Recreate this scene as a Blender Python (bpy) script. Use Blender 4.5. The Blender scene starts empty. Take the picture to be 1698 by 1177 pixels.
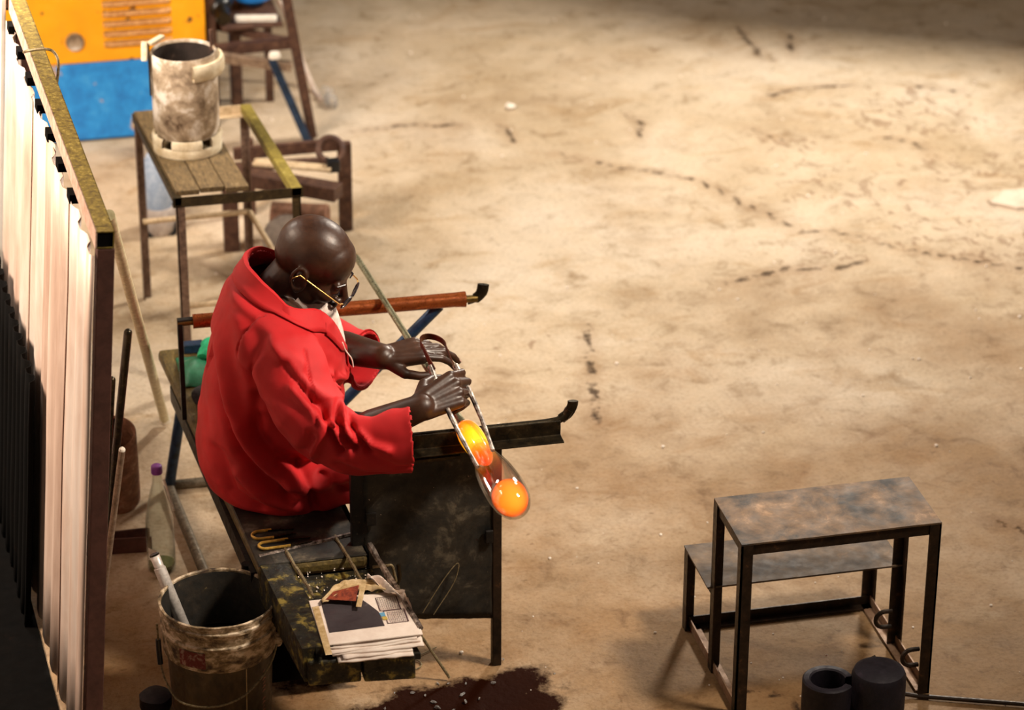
import bpy, bmesh, math, random
import numpy as np
from mathutils import Vector, Matrix, noise
random.seed(4)
S = bpy.context.scene
COL = S.collection
PI = math.pi

# ------------------------------------------------------------------ camera, world, lights, exposure
cd = bpy.data.cameras.new('camera'); cam = bpy.data.objects.new('camera', cd); COL.objects.link(cam)
cam.location = (0, 0, 4.5)
fw = Vector((0.2014913, 0.87275473, -0.44463518)); rt = Vector((0.97479721, -0.22305856, 0.00390827)); up = Vector((0.09576872, 0.43421662, 0.89570323))
cam.rotation_euler = Matrix((rt, up, -fw)).transposed().to_euler()
cd.sensor_width = 36; cd.lens = 5000/1698*36; cd.clip_end = 100
cd.dof.use_dof = True; cd.dof.focus_distance = 8.05; cd.dof.aperture_fstop = 2.6
S.camera = cam

w = bpy.data.worlds.new('world'); S.world = w; w.use_nodes = True
w.node_tree.nodes['Background'].inputs[0].default_value = (1.0, .80, .62, 1)
w.node_tree.nodes['Background'].inputs[1].default_value = .11

def area(name, loc, target, size, energy, color, size_y=None, spread=None):
    l = bpy.data.lights.new(name, 'AREA'); l.size = size; l.energy = energy; l.color = color
    if size_y: l.shape = 'RECTANGLE'; l.size_y = size_y
    if spread: l.spread = spread
    o = bpy.data.objects.new(name, l); COL.objects.link(o); o.location = loc
    o.rotation_euler = (Vector(target)-Vector(loc)).to_track_quat('-Z', 'Y').to_euler()
    return o
area('high_bay_lamp', (4.2, 10.8, 3.2), (3.0, 9.0, 0), .55, 225, (1.0, .90, .77))
area('work_lamp', (3.5, 5.7, 3.7), (1.15, 7.25, .65), .5, 29, (1.0, .85, .69), spread=math.radians(62))
area('back_fill', (.1, 8.7, 2.3), (1.15, 10.4, .4), .5, 80, (1.0, .87, .74))  # unseen fill added to brighten the cabinet and cut cylinder
area('furnace_opening', (-1.3, 7.9, 2.5), (.45, 7.9, 1.3), .8, 130, (1.0, .78, .60))
S.view_settings.view_transform = 'Standard'; S.view_settings.look = 'None'
S.view_settings.exposure = 0; S.view_settings.gamma = 1; S.view_settings.use_curve_mapping = False

# ------------------------------------------------------------------ materials
def nodes(name):
    m = bpy.data.materials.new(name); m.use_nodes = True
    t = m.node_tree; return m, t, t.nodes['Principled BSDF']
def L(t, a, b): t.links.new(a, b)
def nz(t, scale, detail=6, rough=.6, coord=None, dist=0, stretch=None):
    n = t.nodes.new('ShaderNodeTexNoise'); n.inputs['Scale'].default_value = scale; n.inputs['Detail'].default_value = detail
    n.inputs['Roughness'].default_value = rough; n.inputs['Distortion'].default_value = dist
    tc = t.nodes.new('ShaderNodeTexCoord'); src = tc.outputs['Object']
    if stretch:
        mp = t.nodes.new('ShaderNodeMapping'); mp.inputs['Scale'].default_value = stretch; L(t, src, mp.inputs[0]); src = mp.outputs[0]
    L(t, src, n.inputs['Vector']); return n.outputs['Fac']
def ramp(t, fac, stops):
    r = t.nodes.new('ShaderNodeValToRGB'); e = r.color_ramp.elements
    while len(e) < len(stops): e.new(.5)
    for i, (p, c) in enumerate(stops):
        e[i].position = p; e[i].color = (*c, 1) if len(c) == 3 else c
    L(t, fac, r.inputs[0]); return r.outputs[0]
def mixc(t, fac, a, b, mode='MIX'):
    m = t.nodes.new('ShaderNodeMix'); m.data_type = 'RGBA'; m.blend_type = mode
    for inp, v in ((m.inputs[0], fac), (m.inputs[6], a), (m.inputs[7], b)):
        if hasattr(v, 'type') and hasattr(v, 'is_output'): L(t, v, inp)
        elif isinstance(v, (int, float)): inp.default_value = v
        else: inp.default_value = (*v, 1)
    return m.outputs[2]
def mth(t, op, a, b=None, c=None):
    m = t.nodes.new('ShaderNodeMath'); m.operation = op
    for i, v in enumerate((a, b, c)):
        if v is None: continue
        if hasattr(v, 'is_output'): L(t, v, m.inputs[i])
        else: m.inputs[i].default_value = v
    return m.outputs[0]
def bump(t, p, h, strength=.3, dist=.01):
    b = t.nodes.new('ShaderNodeBump'); b.inputs['Strength'].default_value = strength; b.inputs['Distance'].default_value = dist
    L(t, h, b.inputs['Height']); L(t, b.outputs[0], p.inputs['Normal'])
def grime(name, c1, c2, c3=None, scale=9, rough=.6, metal=0, bmp=.25, spots=None, stretch=None, pos=(.35, .6), spot_scale=55, spot_pos=.68, rough2=None, coat=0):
    m, t, p = nodes(name)
    if name not in ('sheet', 'white_panel', 'skin', 'cyl', 'soot_panel', 'cream'): scale *= 3.2; spot_scale *= 2.2
    f = nz(t, scale, 9, .68, stretch=stretch, dist=.3)
    stops = [(pos[0], c1), (pos[1], c2)] + ([(min(.95, pos[1]+.10), c3)] if c3 else [])
    col = ramp(t, f, stops)
    if spots:
        s = nz(t, spot_scale, 4, .5)
        k = ramp(t, s, [(spot_pos, (0, 0, 0)), (spot_pos+.04, (1, 1, 1))])
        col = mixc(t, k, col, spots)
    L(t, col, p.inputs['Base Color']); p.inputs['Metallic'].default_value = metal
    r = t.nodes.new('ShaderNodeMapRange'); L(t, nz(t, scale*2.3, 5), r.inputs[0]); r.inputs[1].default_value = .3; r.inputs[2].default_value = .7
    r.inputs[3].default_value = rough; r.inputs[4].default_value = rough2 if rough2 else min(1, rough+.2)
    L(t, r.outputs[0], p.inputs['Roughness'])
    p.inputs['Coat Weight'].default_value = coat
    if bmp: bump(t, p, nz(t, scale*2.5, 6), bmp, .003)
    return m
def plain(name, c, rough=.5, metal=0, **k):
    m, t, p = nodes(name); p.inputs['Base Color'].default_value = (*c, 1); p.inputs['Roughness'].default_value = rough; p.inputs['Metallic'].default_value = metal
    for a, v in k.items(): p.inputs[a.replace('_', ' ')].default_value = v
    return m
def emit(name, c, s, alpha=1):
    m, t, p = nodes(name); p.inputs['Base Color'].default_value = (*c, 1); p.inputs['Emission Color'].default_value = (*c, 1); p.inputs['Emission Strength'].default_value = s
    return m

def thin_glass(name, tint=(1, 1, 1), blend=.25, ior=.12, rough=.02):
    m = bpy.data.materials.new(name); m.use_nodes = True; t = m.node_tree; t.nodes.clear()
    o = t.nodes.new('ShaderNodeOutputMaterial'); tr = t.nodes.new('ShaderNodeBsdfTransparent'); tr.inputs[0].default_value = (*tint, 1)
    g = t.nodes.new('ShaderNodeBsdfGlossy'); g.inputs['Roughness'].default_value = rough
    w = t.nodes.new('ShaderNodeLayerWeight'); w.inputs[0].default_value = blend
    r = t.nodes.new('ShaderNodeMapRange'); L(t, w.outputs['Facing'], r.inputs[0]); r.inputs[1].default_value = .25; r.inputs[3].default_value = .04; r.inputs[4].default_value = ior
    x = t.nodes.new('ShaderNodeMixShader'); L(t, r.outputs[0], x.inputs[0]); L(t, tr.outputs[0], x.inputs[1]); L(t, g.outputs[0], x.inputs[2]); L(t, x.outputs[0], o.inputs[0]); return m
M = {}
M['black_steel'] = grime('black_steel', (.006, .006, .007), (.018, .015, .012), (.06, .04, .025), 7, .38, .5, .3, spots=(.22, .17, .11), spot_pos=.72)
M['soot_panel'] = grime('soot_panel', (.006, .006, .005), (.030, .025, .018), (.12, .10, .068), 9, .42, .15, .5, pos=(.40, .55), spots=(.55, .40, .28), spot_scale=95, spot_pos=.73, rough2=.75)
M['matte_black'] = grime('matte_black', (.001, .001, .001), (.002, .0015, .0012), (.006, .003, .002), 4, .9, 0, .3)
M['matte_black'].node_tree.nodes['Principled BSDF'].inputs['Specular IOR Level'].default_value = .12
M['tray_grime'] = grime('tray_grime', (.004, .004, .002), (.020, .016, .005), (.24, .18, .035), 8, .4, .1, .9, pos=(.42, .53), spots=(.3, .26, .18), spot_scale=60, spot_pos=.71, rough2=.8)
M['brown_steel'] = grime('brown_steel', (.05, .022, .016), (.12, .058, .036), (.20, .11, .065), 11, .5, .25, .3)
M['rust_pale'] = grime('rust_pale', (.14, .085, .055), (.30, .21, .14), (.45, .35, .24), 16, .55, .2, .3)
M['rust_tank'] = grime('rust_tank', (.10, .045, .025), (.27, .125, .07), (.40, .24, .17), 9, .6, .1, .3, pos=(.32, .55))
M['olive_beam'] = grime('olive_beam', (.09, .055, .008), (.23, .16, .02), (.40, .30, .08), 24, .65, .1, .6, pos=(.36, .56))
M['beam_pink'] = grime('beam_pink', (.45, .26, .18), (.72, .5, .4), None, 10, .6, 0, .2)
M['post_brown'] = grime('post_brown', (.06, .022, .015), (.10, .038, .027), None, 6, .6, .1, .2)
M['sheet'] = grime('sheet', (.50, .33, .25), (.78, .60, .50), (.88, .76, .68), 5, .42, .15, .1, stretch=(1, 1, .12), pos=(.33, .52))
M['white_panel'] = grime('white_panel', (.8, .74, .66), (.9, .88, .84), None, 4, .5, 0, .05)
M['orange'] = grime('orange', (.95, .38, .003), (1.0, .43, .004), (1, .47, .02), 3, .42, 0, .1, spots=(.12, .05, .02), spot_scale=8, spot_pos=.645)
M['blue'] = grime('blue', (.012, .20, .62), (.02, .30, .80), (.05, .36, .84), 5, .42, 0, .1, spots=(.55, .36, .22), spot_scale=4.5, spot_pos=.60, pos=(.35, .55))
M['rust_lou'] = grime('rust_lou', (.40, .17, .04), (.66, .36, .14), (.85, .45, .08), 20, .6, 0, .3)
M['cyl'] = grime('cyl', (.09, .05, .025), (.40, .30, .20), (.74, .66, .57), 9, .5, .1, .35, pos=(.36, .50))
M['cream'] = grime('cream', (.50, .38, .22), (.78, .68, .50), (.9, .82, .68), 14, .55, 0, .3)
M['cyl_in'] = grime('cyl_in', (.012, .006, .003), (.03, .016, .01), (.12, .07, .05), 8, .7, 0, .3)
M['plank'] = grime('plank', (.07, .045, .018), (.17, .11, .045), (.32, .24, .13), 7, .6, 0, .5, stretch=(5, 1, 5))
M['olive_rail'] = grime('olive_rail', (.15, .11, .015), (.27, .21, .035), (.42, .34, .12), 12, .55, .1, .3)
M['steel_leg'] = grime('steel_leg', (.10, .06, .045), (.22, .14, .10), (.35, .25, .2), 15, .5, .3, .2)
M['tan_bar'] = grime('tan_bar', (.42, .30, .17), (.65, .50, .32), None, 12, .5, .1, .2)
M['dark_rail'] = grime('dark_rail', (.02, .014, .006), (.06, .04, .015), (.14, .1, .04), 12, .45, .4, .3)
M['copper'] = grime('copper', (.20, .045, .010), (.36, .090, .020), (.55, .17, .04), 10, .22, .55, .15, stretch=(1, 4, 4), rough2=.38)
M['brass_dark'] = grime('brass_dark', (.10, .06, .012), (.22, .14, .04), None, 20, .3, .8, .1)
M['gun'] = grime('gun', (.022, .018, .012), (.06, .045, .025), (.14, .10, .05), 12, .25, .8, .15, rough2=.4)
M['blue_tube'] = grime('blue_tube', (.008, .018, .035), (.015, .045, .11), (.05, .07, .09), 9, .32, .3, .15)
M['tube_worn'] = grime('tube_worn', (.07, .055, .035), (.20, .16, .11), (.4, .34, .28), 18, .4, .4, .3)
M['seat_wood'] = grime('seat_wood', (.045, .03, .008), (.13, .09, .022), (.25, .17, .06), 8, .45, 0, .4, stretch=(4, 1, 4))
M['bright_pipe'] = grime('bright_pipe', (.5, .44, .24), (.72, .66, .42), (.9, .85, .68), 20, .3, .15, .1, stretch=(1, .3, 1))
M['blowpipe'] = grime('blowpipe', (.25, .23, .13), (.45, .43, .28), None, 20, .22, .9, .05, stretch=(1, .2, 1))
M['jack_steel'] = grime('jack_steel', (.03, .022, .02), (.26, .21, .18), (.60, .53, .47), 16, .35, .5, .3, pos=(.38, .5), stretch=(1, .6, 1))
M['jack_loop'] = grime('jack_loop', (.07, .012, .01), (.14, .045, .02), (.16, .17, .04), 25, .3, .5, .2)
M['skin'] = grime('skin', (.026, .009, .004), (.052, .020, .009), (.095, .036, .017), 16, .36, 0, .18, rough2=.48)
M['nail'] = plain('nail', (.42, .26, .2), .35)
M['fabric_red'] = None
M['undershirt'] = grime('undershirt', (.55, .43, .38), (.75, .64, .58), None, 14, .8, 0, .2)
M['trouser'] = grime('trouser', (.02, .012, .012), (.035, .02, .018), None, 10, .85, 0, .3)
M['paper'] = grime('paper', (.70, .57, .49), (.85, .75, .67), (.9, .82, .75), 3, .8, 0, .15)
M['paper_old'] = grime('paper_old', (.35, .22, .07), (.62, .46, .26), (.75, .62, .45), 10, .8, 0, .3)
M['ink_dark'] = grime('ink_dark', (.028, .02, .024), (.05, .04, .045), (.14, .12, .13), 3, .5, 0, .05)
M['ink'] = plain('ink', (.10, .05, .06), .7)
M['ink_soft'] = plain('ink_soft', (.36, .30, .28), .8)
M['brass'] = grime('brass', (.42, .22, .03), (.68, .42, .08), (.8, .6, .25), 22, .35, .5, .3)
M['wire'] = grime('wire', (.10, .075, .04), (.34, .27, .15), None, 40, .4, .5, .1)
M['bucket_body'] = grime('bucket_body', (.035, .022, .010), (.10, .065, .028), (.19, .13, .075), 7, .42, 0, .3, pos=(.35, .6), stretch=(1, 1, .5), spots=(.4, .3, .2), spot_scale=60, spot_pos=.73)
M['bucket_rim'] = grime('bucket_rim', (.05, .03, .018), (.32, .23, .13), (.72, .58, .42), 7, .5, 0, .6, pos=(.38, .50), stretch=(1, 1, 1.8))
M['bucket_in'] = grime('bucket_in', (.006, .005, .003), (.022, .015, .008), (.2, .14, .06), 8, .6, 0, .3, pos=(.4, .66))
M['label_red'] = grime('label_red', (.16, .02, .015), (.35, .20, .15), None, 22, .6, 0, .1, pos=(.5, .6))
M['label_pale'] = grime('label_pale', (.20, .13, .09), (.5, .38, .28), None, 20, .6, 0, .2)
M['dark_water'] = plain('dark_water', (.004, .003, .002), .08)
M['tube_alu'] = grime('tube_alu', (.55, .5, .46), (.85, .8, .75), None, 18, .3, .4, .15)
M['black_plastic'] = plain('black_plastic', (.006, .007, .009), .3)
M['purple_cap'] = grime('purple_cap', (.16, .03, .24), (.26, .06, .36), None, 15, .4, 0, .05)
M['bottle_glass'] = thin_glass('bottle_glass', (.95, .97, .955), .5, .5, .12)
M['water_green'] = grime('water_green', (.10, .12, .03), (.2, .2, .06), None, 20, .5, 0, .1)
M['green_cloth'] = grime('green_cloth', (.004, .28, .12), (.012, .48, .22), (.05, .62, .36), 10, .6, 0, .3)
M['green_vinyl'] = grime('green_vinyl', (.006, .10, .04), (.02, .20, .10), (.10, .34, .24), 4, .4, 0, .1)
M['dark_cloth'] = grime('dark_cloth', (.006, .005, .005), (.015, .01, .01), (.05, .02, .02), 14, .85, 0, .6)
M['maroon_cloth'] = grime('maroon_cloth', (.05, .005, .006), (.14, .012, .015), (.3, .09, .07), 14, .85, 0, .6)
M['table_top'] = grime('table_top', (.020, .015, .012), (.17, .10, .05), (.36, .22, .12), 2.6, .75, .0, .15, pos=(.36, .57), rough2=.6, spots=(.6, .42, .2), spot_scale=34, spot_pos=.76)
M['step_top'] = grime('step_top', (.06, .045, .035), (.15, .10, .06), (.24, .155, .09), 4, .8, .0, .15, rough2=.6)
M['table_leg'] = grime('table_leg', (.012, .007, .004), (.04, .022, .012), (.13, .06, .025), 10, .38, .4, .2)
M['base_rail'] = grime('base_rail', (.2, .11, .06), (.36, .23, .15), None, 9, .5, .3, .2)
M['mould'] = grime('mould', (.006, .004, .009), (.014, .010, .018), (.03, .02, .035), 8, .5, .2, .25, spots=(.3, .28, .3), spot_scale=70, spot_pos=.75)
M['glass_bit'] = plain('glass_bit', (1, 1, 1), .02, Transmission_Weight=.85, IOR=1.5)
M['grit'] = plain('grit', (.85, .76, .66), .5)
M['chalk'] = grime('chalk', (.7, .62, .5), (.9, .86, .78), None, 30, .7, 0, .2)
M['white_hose'] = grime('white_hose', (.7, .55, .45), (.85, .74, .66), None, 12, .5, 0, .1)
M['blue_pale'] = grime('blue_pale', (.20, .28, .42), (.38, .46, .58), (.65, .62, .6), 8, .5, 0, .2)
M['grey_drum'] = grime('grey_drum', (.30, .25, .22), (.5, .44, .4), None, 7, .5, .2, .2)
M['gold'] = plain('gold', (.85, .5, .15), .25, .9)
M['frame_black'] = plain('frame_black', (.02, .015, .02), .25)
M['lens'] = thin_glass('lens', (.96, .96, .96), .4, .3)

# ------------------------------------------------------------------ mesh helper
ORG = {}
class MB:
    def __init__(s): s.v = []; s.f = []
    def add(s, vs, fs):
        n = len(s.v); s.v += [tuple(v) for v in vs]; s.f += [tuple(i+n for i in f) for f in fs]
    def box(s, lo, hi):
        (a, b, c), (d, e, f) = lo, hi
        s.add([(a,b,c),(d,b,c),(d,e,c),(a,e,c),(a,b,f),(d,b,f),(d,e,f),(a,e,f)], [(0,3,2,1),(4,5,6,7),(0,1,5,4),(1,2,6,5),(2,3,7,6),(3,0,4,7)])
    def hexa(s, b, t):      # four base points, four top points
        s.add(list(b)+list(t), [(0,3,2,1),(4,5,6,7),(0,1,5,4),(1,2,6,5),(2,3,7,6),(3,0,4,7)])
    def bar(s, p, q, a, b, up=(0, 0, 1)):
        p = Vector(p); q = Vector(q); d = (q-p).normalized(); u = Vector(up)
        if abs(d.dot(u)) > .97: u = Vector((0, 1, 0))
        x = d.cross(u).normalized(); y = x.cross(d)
        c = [(-a/2,-b/2),(a/2,-b/2),(a/2,b/2),(-a/2,b/2)]
        s.hexa([p+x*i+y*j for i, j in c], [q+x*i+y*j for i, j in c])
    def angle(s, p, q, wd, th, sx, sy, up=(0, 0, 1)):   # L-section bar; legs go to sx (side) and sy (up)
        p = Vector(p); q = Vector(q); d = (q-p).normalized(); u = Vector(up)
        if abs(d.dot(u)) > .97: u = Vector((0, 1, 0))
        x = d.cross(u).normalized(); y = x.cross(d)
        pts = [(0,0),(sx*wd,0),(sx*wd,sy*th),(sx*th,sy*th),(sx*th,sy*wd),(0,sy*wd)]
        vs = [P+x*i+y*j for P in (p, q) for i, j in pts]
        s.add(vs, [(0,1,2,3),(0,3,4,5),(6,9,8,7),(6,11,10,9)]+[(i,(i+1)%6,(i+1)%6+6,i+6) for i in range(6)])
    def tube(s, pts, r, n=10, cap=True, flat=None):
        P = [Vector(p) for p in pts]; R = r if isinstance(r, (list, tuple)) else [r]*len(P)
        rings = []; x = None
        for i, p in enumerate(P):
            d = (P[min(i+1, len(P)-1)]-P[max(i-1, 0)]).normalized()
            if x is None:
                x = d.cross(Vector((0, 0, 1)) if abs(d.z) < .9 else Vector((1, 0, 0))).normalized()
            else: x = (x-d*x.dot(d)).normalized()
            y = d.cross(x); f = flat or (1, 1)
            rings.append([p+(x*math.cos(2*PI*k/n)*f[0]+y*math.sin(2*PI*k/n)*f[1])*R[i] for k in range(n)])
        vs = [v for g in rings for v in g]; fs = []
        for i in range(len(P)-1):
            for k in range(n): fs.append((i*n+k, i*n+(k+1)%n, (i+1)*n+(k+1)%n, (i+1)*n+k))
        if cap: fs += [tuple(range(n-1, -1, -1)), tuple((len(P)-1)*n+k for k in range(n))]
        s.add(vs, fs)
    def lathe(s, prof, c, axis=(0, 0, 1), n=40, a0=0, a1=2*PI):
        c = Vector(c); z = Vector(axis).normalized(); x = z.orthogonal().normalized() if abs(z.z) < .99 else Vector((1, 0, 0)); y = z.cross(x)
        full = abs(a1-a0-2*PI) < 1e-6; m = n if full else n+1
        vs = [c+z*h+(x*math.cos(a0+(a1-a0)*k/n)+y*math.sin(a0+(a1-a0)*k/n))*r for r, h in prof for k in range(m)]
        fs = []
        for i in range(len(prof)-1):
            for k in range(n): fs.append((i*m+k, i*m+(k+1)%m, (i+1)*m+(k+1)%m, (i+1)*m+k))
        s.add(vs, fs)
    def ell(s, c, r, n=16, rot=None):
        c = Vector(c); vs = []; fs = []; k = n//2
        for i in range(k+1):
            for j in range(n):
                th = PI*i/k; ph = 2*PI*j/n
                v = Vector((r[0]*math.sin(th)*math.cos(ph), r[1]*math.sin(th)*math.sin(ph), r[2]*math.cos(th)))
                if rot: v = rot @ v
                vs.append(c+v)
        for i in range(k):
            for j in range(n): fs.append((i*n+j, (i+1)*n+j, (i+1)*n+(j+1)%n, i*n+(j+1)%n))
        s.add(vs, fs)
    def cap(s, p, q, r1, r2, n=12):    # capsule with tapering radius
        p = Vector(p); q = Vector(q); d = (q-p); l = d.length; d.normalize()
        pr = [(0, -r1)] + [(r1*math.sin(a), -r1*math.cos(a)) for a in (.4, .8, 1.2)] + [(r1, 0), (r2, l)] + [(r2*math.sin(a), l+r2*math.cos(a)) for a in (1.2, .8, .4)] + [(0, l+r2)]
        s.lathe(pr, p, d, n)
    def grid(s, fn, nu, nv):
        vs = [fn(i/nu, j/nv) for i in range(nu+1) for j in range(nv+1)]
        s.add(vs, [(i*(nv+1)+j, (i+1)*(nv+1)+j, (i+1)*(nv+1)+j+1, i*(nv+1)+j+1) for i in range(nu) for j in range(nv)])
    def jitter(s, a, f=8, seed=0):
        s.v = [tuple(Vector(v)+noise.noise_vector(Vector(v)*f+Vector((seed, 0, 0)))*a) for v in s.v]; return s
    def build(s, name, mat, parent=None, smooth=False, bevel=0, solid=0, sub=0):
        org = Vector((0, 0, 0))
        p = parent
        while p is not None:
            if p.name in ORG: org = ORG[p.name]; break
            p = p.parent
        me = bpy.data.meshes.new(name)
        if parent is None and s.v:
            a = np.array(s.v); org = Vector(((a[:, 0].min()+a[:, 0].max())/2, (a[:, 1].min()+a[:, 1].max())/2, a[:, 2].min()))
        me.from_pydata([(v[0]-org[0], v[1]-org[1], v[2]-org[2]) for v in s.v], [], s.f)
        b = bmesh.new(); b.from_mesh(me); bmesh.ops.remove_doubles(b, verts=b.verts, dist=1e-6); bmesh.ops.recalc_face_normals(b, faces=b.faces); b.to_mesh(me); b.free()
        me.materials.append(mat if not isinstance(mat, str) else M[mat])
        if smooth:
            for q in me.polygons: q.use_smooth = True
        o = bpy.data.objects.new(name, me); COL.objects.link(o)
        if parent is not None: o.parent = parent
        else: o.location = org; ORG[o.name] = org
        if solid:
            m = o.modifiers.new('solid', 'SOLIDIFY'); m.thickness = solid; m.offset = 0
        if sub:
            m = o.modifiers.new('sub', 'SUBSURF'); m.levels = sub; m.render_levels = sub
        if bevel:
            m = o.modifiers.new('bevel', 'BEVEL'); m.width = bevel; m.segments = 2; m.limit_method = 'ANGLE'
            if not smooth: 
                for q in me.polygons: q.use_smooth = False
        if smooth and hasattr(me, 'set_sharp_from_angle'): me.set_sharp_from_angle(angle=math.radians(42))
        return o
def tag(o, label=None, cat=None, group=None, kind=None):
    for k, v in (('label', label), ('category', cat), ('group', group), ('kind', kind)):
        if v: o[k] = v
    return o
def thing(name, loc, label=None, cat=None, group=None, kind=None):
    o = bpy.data.objects.new(name, None); COL.objects.link(o); o.location = loc; o.empty_display_size = .1
    ORG[o.name] = Vector(loc); return tag(o, label, cat, group, kind)
def V3(*a): return Vector(a)
def arc(c, u, v, r, a0, a1, n=10):
    c = Vector(c); u = Vector(u); v = Vector(v)
    return [c+(u*math.cos(a0+(a1-a0)*i/n)+v*math.sin(a0+(a1-a0)*i/n))*r for i in range(n+1)]
def bez(pts, n=8):   # Catmull-Rom through points
    P = [Vector(p) for p in pts]; P = [P[0]*2-P[1]]+P+[P[-1]*2-P[-2]]; out = []
    for i in range(1, len(P)-2):
        for k in range(n):
            t = k/n; a, b, c, d = P[i-1:i+3]
            out.append(.5*((2*b)+(c-a)*t+(2*a-5*b+4*c-d)*t*t+(3*b-a-3*c+d)*t**3))
    return out+[P[-2]]

# ------------------------------------------------------------------ the floor (cracks, chips and the spill are marks of its own)
def polydist(X, Y, pl):
    d = np.full(X.shape, 9.)
    for (ax, ay), (bx, by) in zip(pl[:-1], pl[1:]):
        vx, vy = bx-ax, by-ay; t = np.clip(((X-ax)*vx+(Y-ay)*vy)/(vx*vx+vy*vy+1e-9), 0, 1)
        d = np.minimum(d, np.hypot(X-ax-t*vx, Y-ay-t*vy))
    return d
cracks = [[(2.93,10.24),(3.07,10.13),(3.12,9.98),(3.19,9.84),(3.28,9.66)], [(3.28,9.60),(3.43,9.56),(3.62,9.36),(3.80,9.24),(3.98,9.10),(4.4,8.9)],
  [(2.44,10.86),(2.47,10.75),(2.455,10.66)], [(3.70,11.71),(3.68,11.56),(3.70,11.45),(3.665,11.36),(3.72,11.30)], [(3.88,11.56),(3.84,11.42),(3.82,11.33)],
  [(2.97,10.84),(3.0,10.74),(2.97,10.66),(2.965,10.60)], [(2.6,10.5),(2.78,10.34),(2.93,10.24)], [(4.06,9.72),(4.08,9.66),(4.3,9.56)],
  [(2.20,8.30),(2.26,8.62),(2.34,9.0)], [(3.18,7.43),(3.26,7.37),(3.30,7.28)], [(2.18,6.7),(2.3,6.62),(2.34,6.45)], [(1.86,10.9),(2.1,10.92),(2.3,10.87)],
  [(3.55,10.9),(3.75,10.98),(3.95,10.95)], [(3.9,10.4),(4.0,10.3),(4.02,10.15)], [(3.4,10.6),(3.5,10.45)], [(4.2,10.9),(4.35,10.8)], [(3.45,9.3),(3.3,9.25),(3.15,9.3),(2.9,9.22)]]
pits = [(3.55,9.95,.22),(4.1,10.6,.3),(3.75,9.55,.2),(4.2,10.0,.25),(3.3,9.4,.12),(3.95,9.35,.2),(2.05,8.9,.05),(4.3,9.4,.2),(3.55,10.4,.14)]
gx = np.linspace(-1.5, 8.0, 250); gy = np.linspace(3.5, 18, 380)
GX, GY = np.meshgrid(gx, gy, indexing='ij')
CD = np.full(GX.shape, 9.)
for c in cracks: CD = np.minimum(CD, polydist(GX, GY, c))
PD = np.full(GX.shape, 9.)
for x, y, r in pits: PD = np.minimum(PD, np.hypot(GX-x, GY-y)-r)
WD = np.minimum(polydist(GX, GY, [(1.12,6.70),(1.30,6.80),(1.62,6.84)])-.085, polydist(GX, GY, [(1.2,6.60),(1.6,6.72)])-.10)
WD = np.minimum(WD, polydist(GX, GY, [(.98,6.98),(1.12,6.98)])-.04)
me = bpy.data.meshes.new('floor'); nvx, nvy = GX.shape
co = np.stack([GX, GY, np.zeros_like(GX)], -1).reshape(-1, 3)
idx = np.arange(nvx*nvy).reshape(nvx, nvy)
fc = np.stack([idx[:-1, :-1], idx[1:, :-1], idx[1:, 1:], idx[:-1, 1:]], -1).reshape(-1, 4)
me.from_pydata(co.tolist(), [], fc.tolist())
for nm, A in (('crack', CD), ('pit', PD), ('wet', WD), ('dirt_falloff', np.clip((9.3-GY+.25*(GX-2.5))/2.2, 0, 1))):
    a = me.attributes.new(nm, 'FLOAT', 'POINT'); a.data.foreach_set('value', A.reshape(-1).astype(np.float32))
m, t, p = nodes('concrete')
def attr(n):
    a = t.nodes.new('ShaderNodeAttribute'); a.attribute_name = n; return a.outputs['Fac']
base = ramp(t, nz(t, 1.3, 8, .62, dist=.4), [(.34, (.44, .335, .215)), (.50, (.545, .44, .315)), (.66, (.61, .515, .40))])
fine = ramp(t, nz(t, 9, 9, .7, dist=.6), [(.30, (.62, .55, .46)), (.46, (1, 1, 1)), (.75, (1.12, 1.10, 1.08))])
base = mixc(t, 1.0, base, fine, 'MULTIPLY')
streak = ramp(t, nz(t, 3.2, 8, .7, dist=1.2, stretch=(1, 1.8, 1)), [(.33, (.70, .58, .42)), (.47, (1, 1, 1))])
base = mixc(t, .6, base, streak, 'MULTIPLY')
pk = ramp(t, nz(t, 26, 5, .6, dist=.5, stretch=(1, 1.6, 1)), [(.29, (1, 1, 1)), (.35, (0, 0, 0))])
base = mixc(t, mth(t, 'MULTIPLY', pk, .55), base, (.20, .12, .05))
gr = ramp(t, nz(t, 75, 4, .7), [(.36, (.70, .64, .56)), (.50, (1, 1, 1)), (.66, (1.12, 1.12, 1.12))])
base = mixc(t, .55, base, gr, 'MULTIPLY')
pitn = nz(t, 14, 6, .65, dist=.8, stretch=(1.3, .9, 1))
pitr = t.nodes.new('ShaderNodeMapRange'); L(t, attr('pit'), pitr.inputs[0]); pitr.inputs[1].default_value = .25; pitr.inputs[2].default_value = -.1; pitr.inputs[3].default_value = 0; pitr.inputs[4].default_value = 1
pith = mth(t, 'GREATER_THAN', mth(t, 'MULTIPLY_ADD', pitr.outputs[0], .16, pitn), .72)
base = mixc(t, mth(t, 'MULTIPLY', pith, .55), base, (.22, .12, .06))
cn = mth(t, 'MULTIPLY_ADD', mth(t, 'SUBTRACT', nz(t, 22, 6, .7), .5), .075, attr('crack'))
ck = t.nodes.new('ShaderNodeMapRange'); L(t, cn, ck.inputs[0]); ck.inputs[1].default_value = .016; ck.inputs[2].default_value = .003; ck.inputs[3].default_value = 0; ck.inputs[4].default_value = 1
ckw = t.nodes.new('ShaderNodeMapRange'); L(t, cn, ckw.inputs[0]); ckw.inputs[1].default_value = .06; ckw.inputs[2].default_value = .0; ckw.inputs[3].default_value = 0; ckw.inputs[4].default_value = .35
base = mixc(t, ckw.outputs[0], base, (.30, .17, .08))
base = mixc(t, mth(t, 'MULTIPLY', ck.outputs[0], .92), base, (.06, .032, .012))
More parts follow.
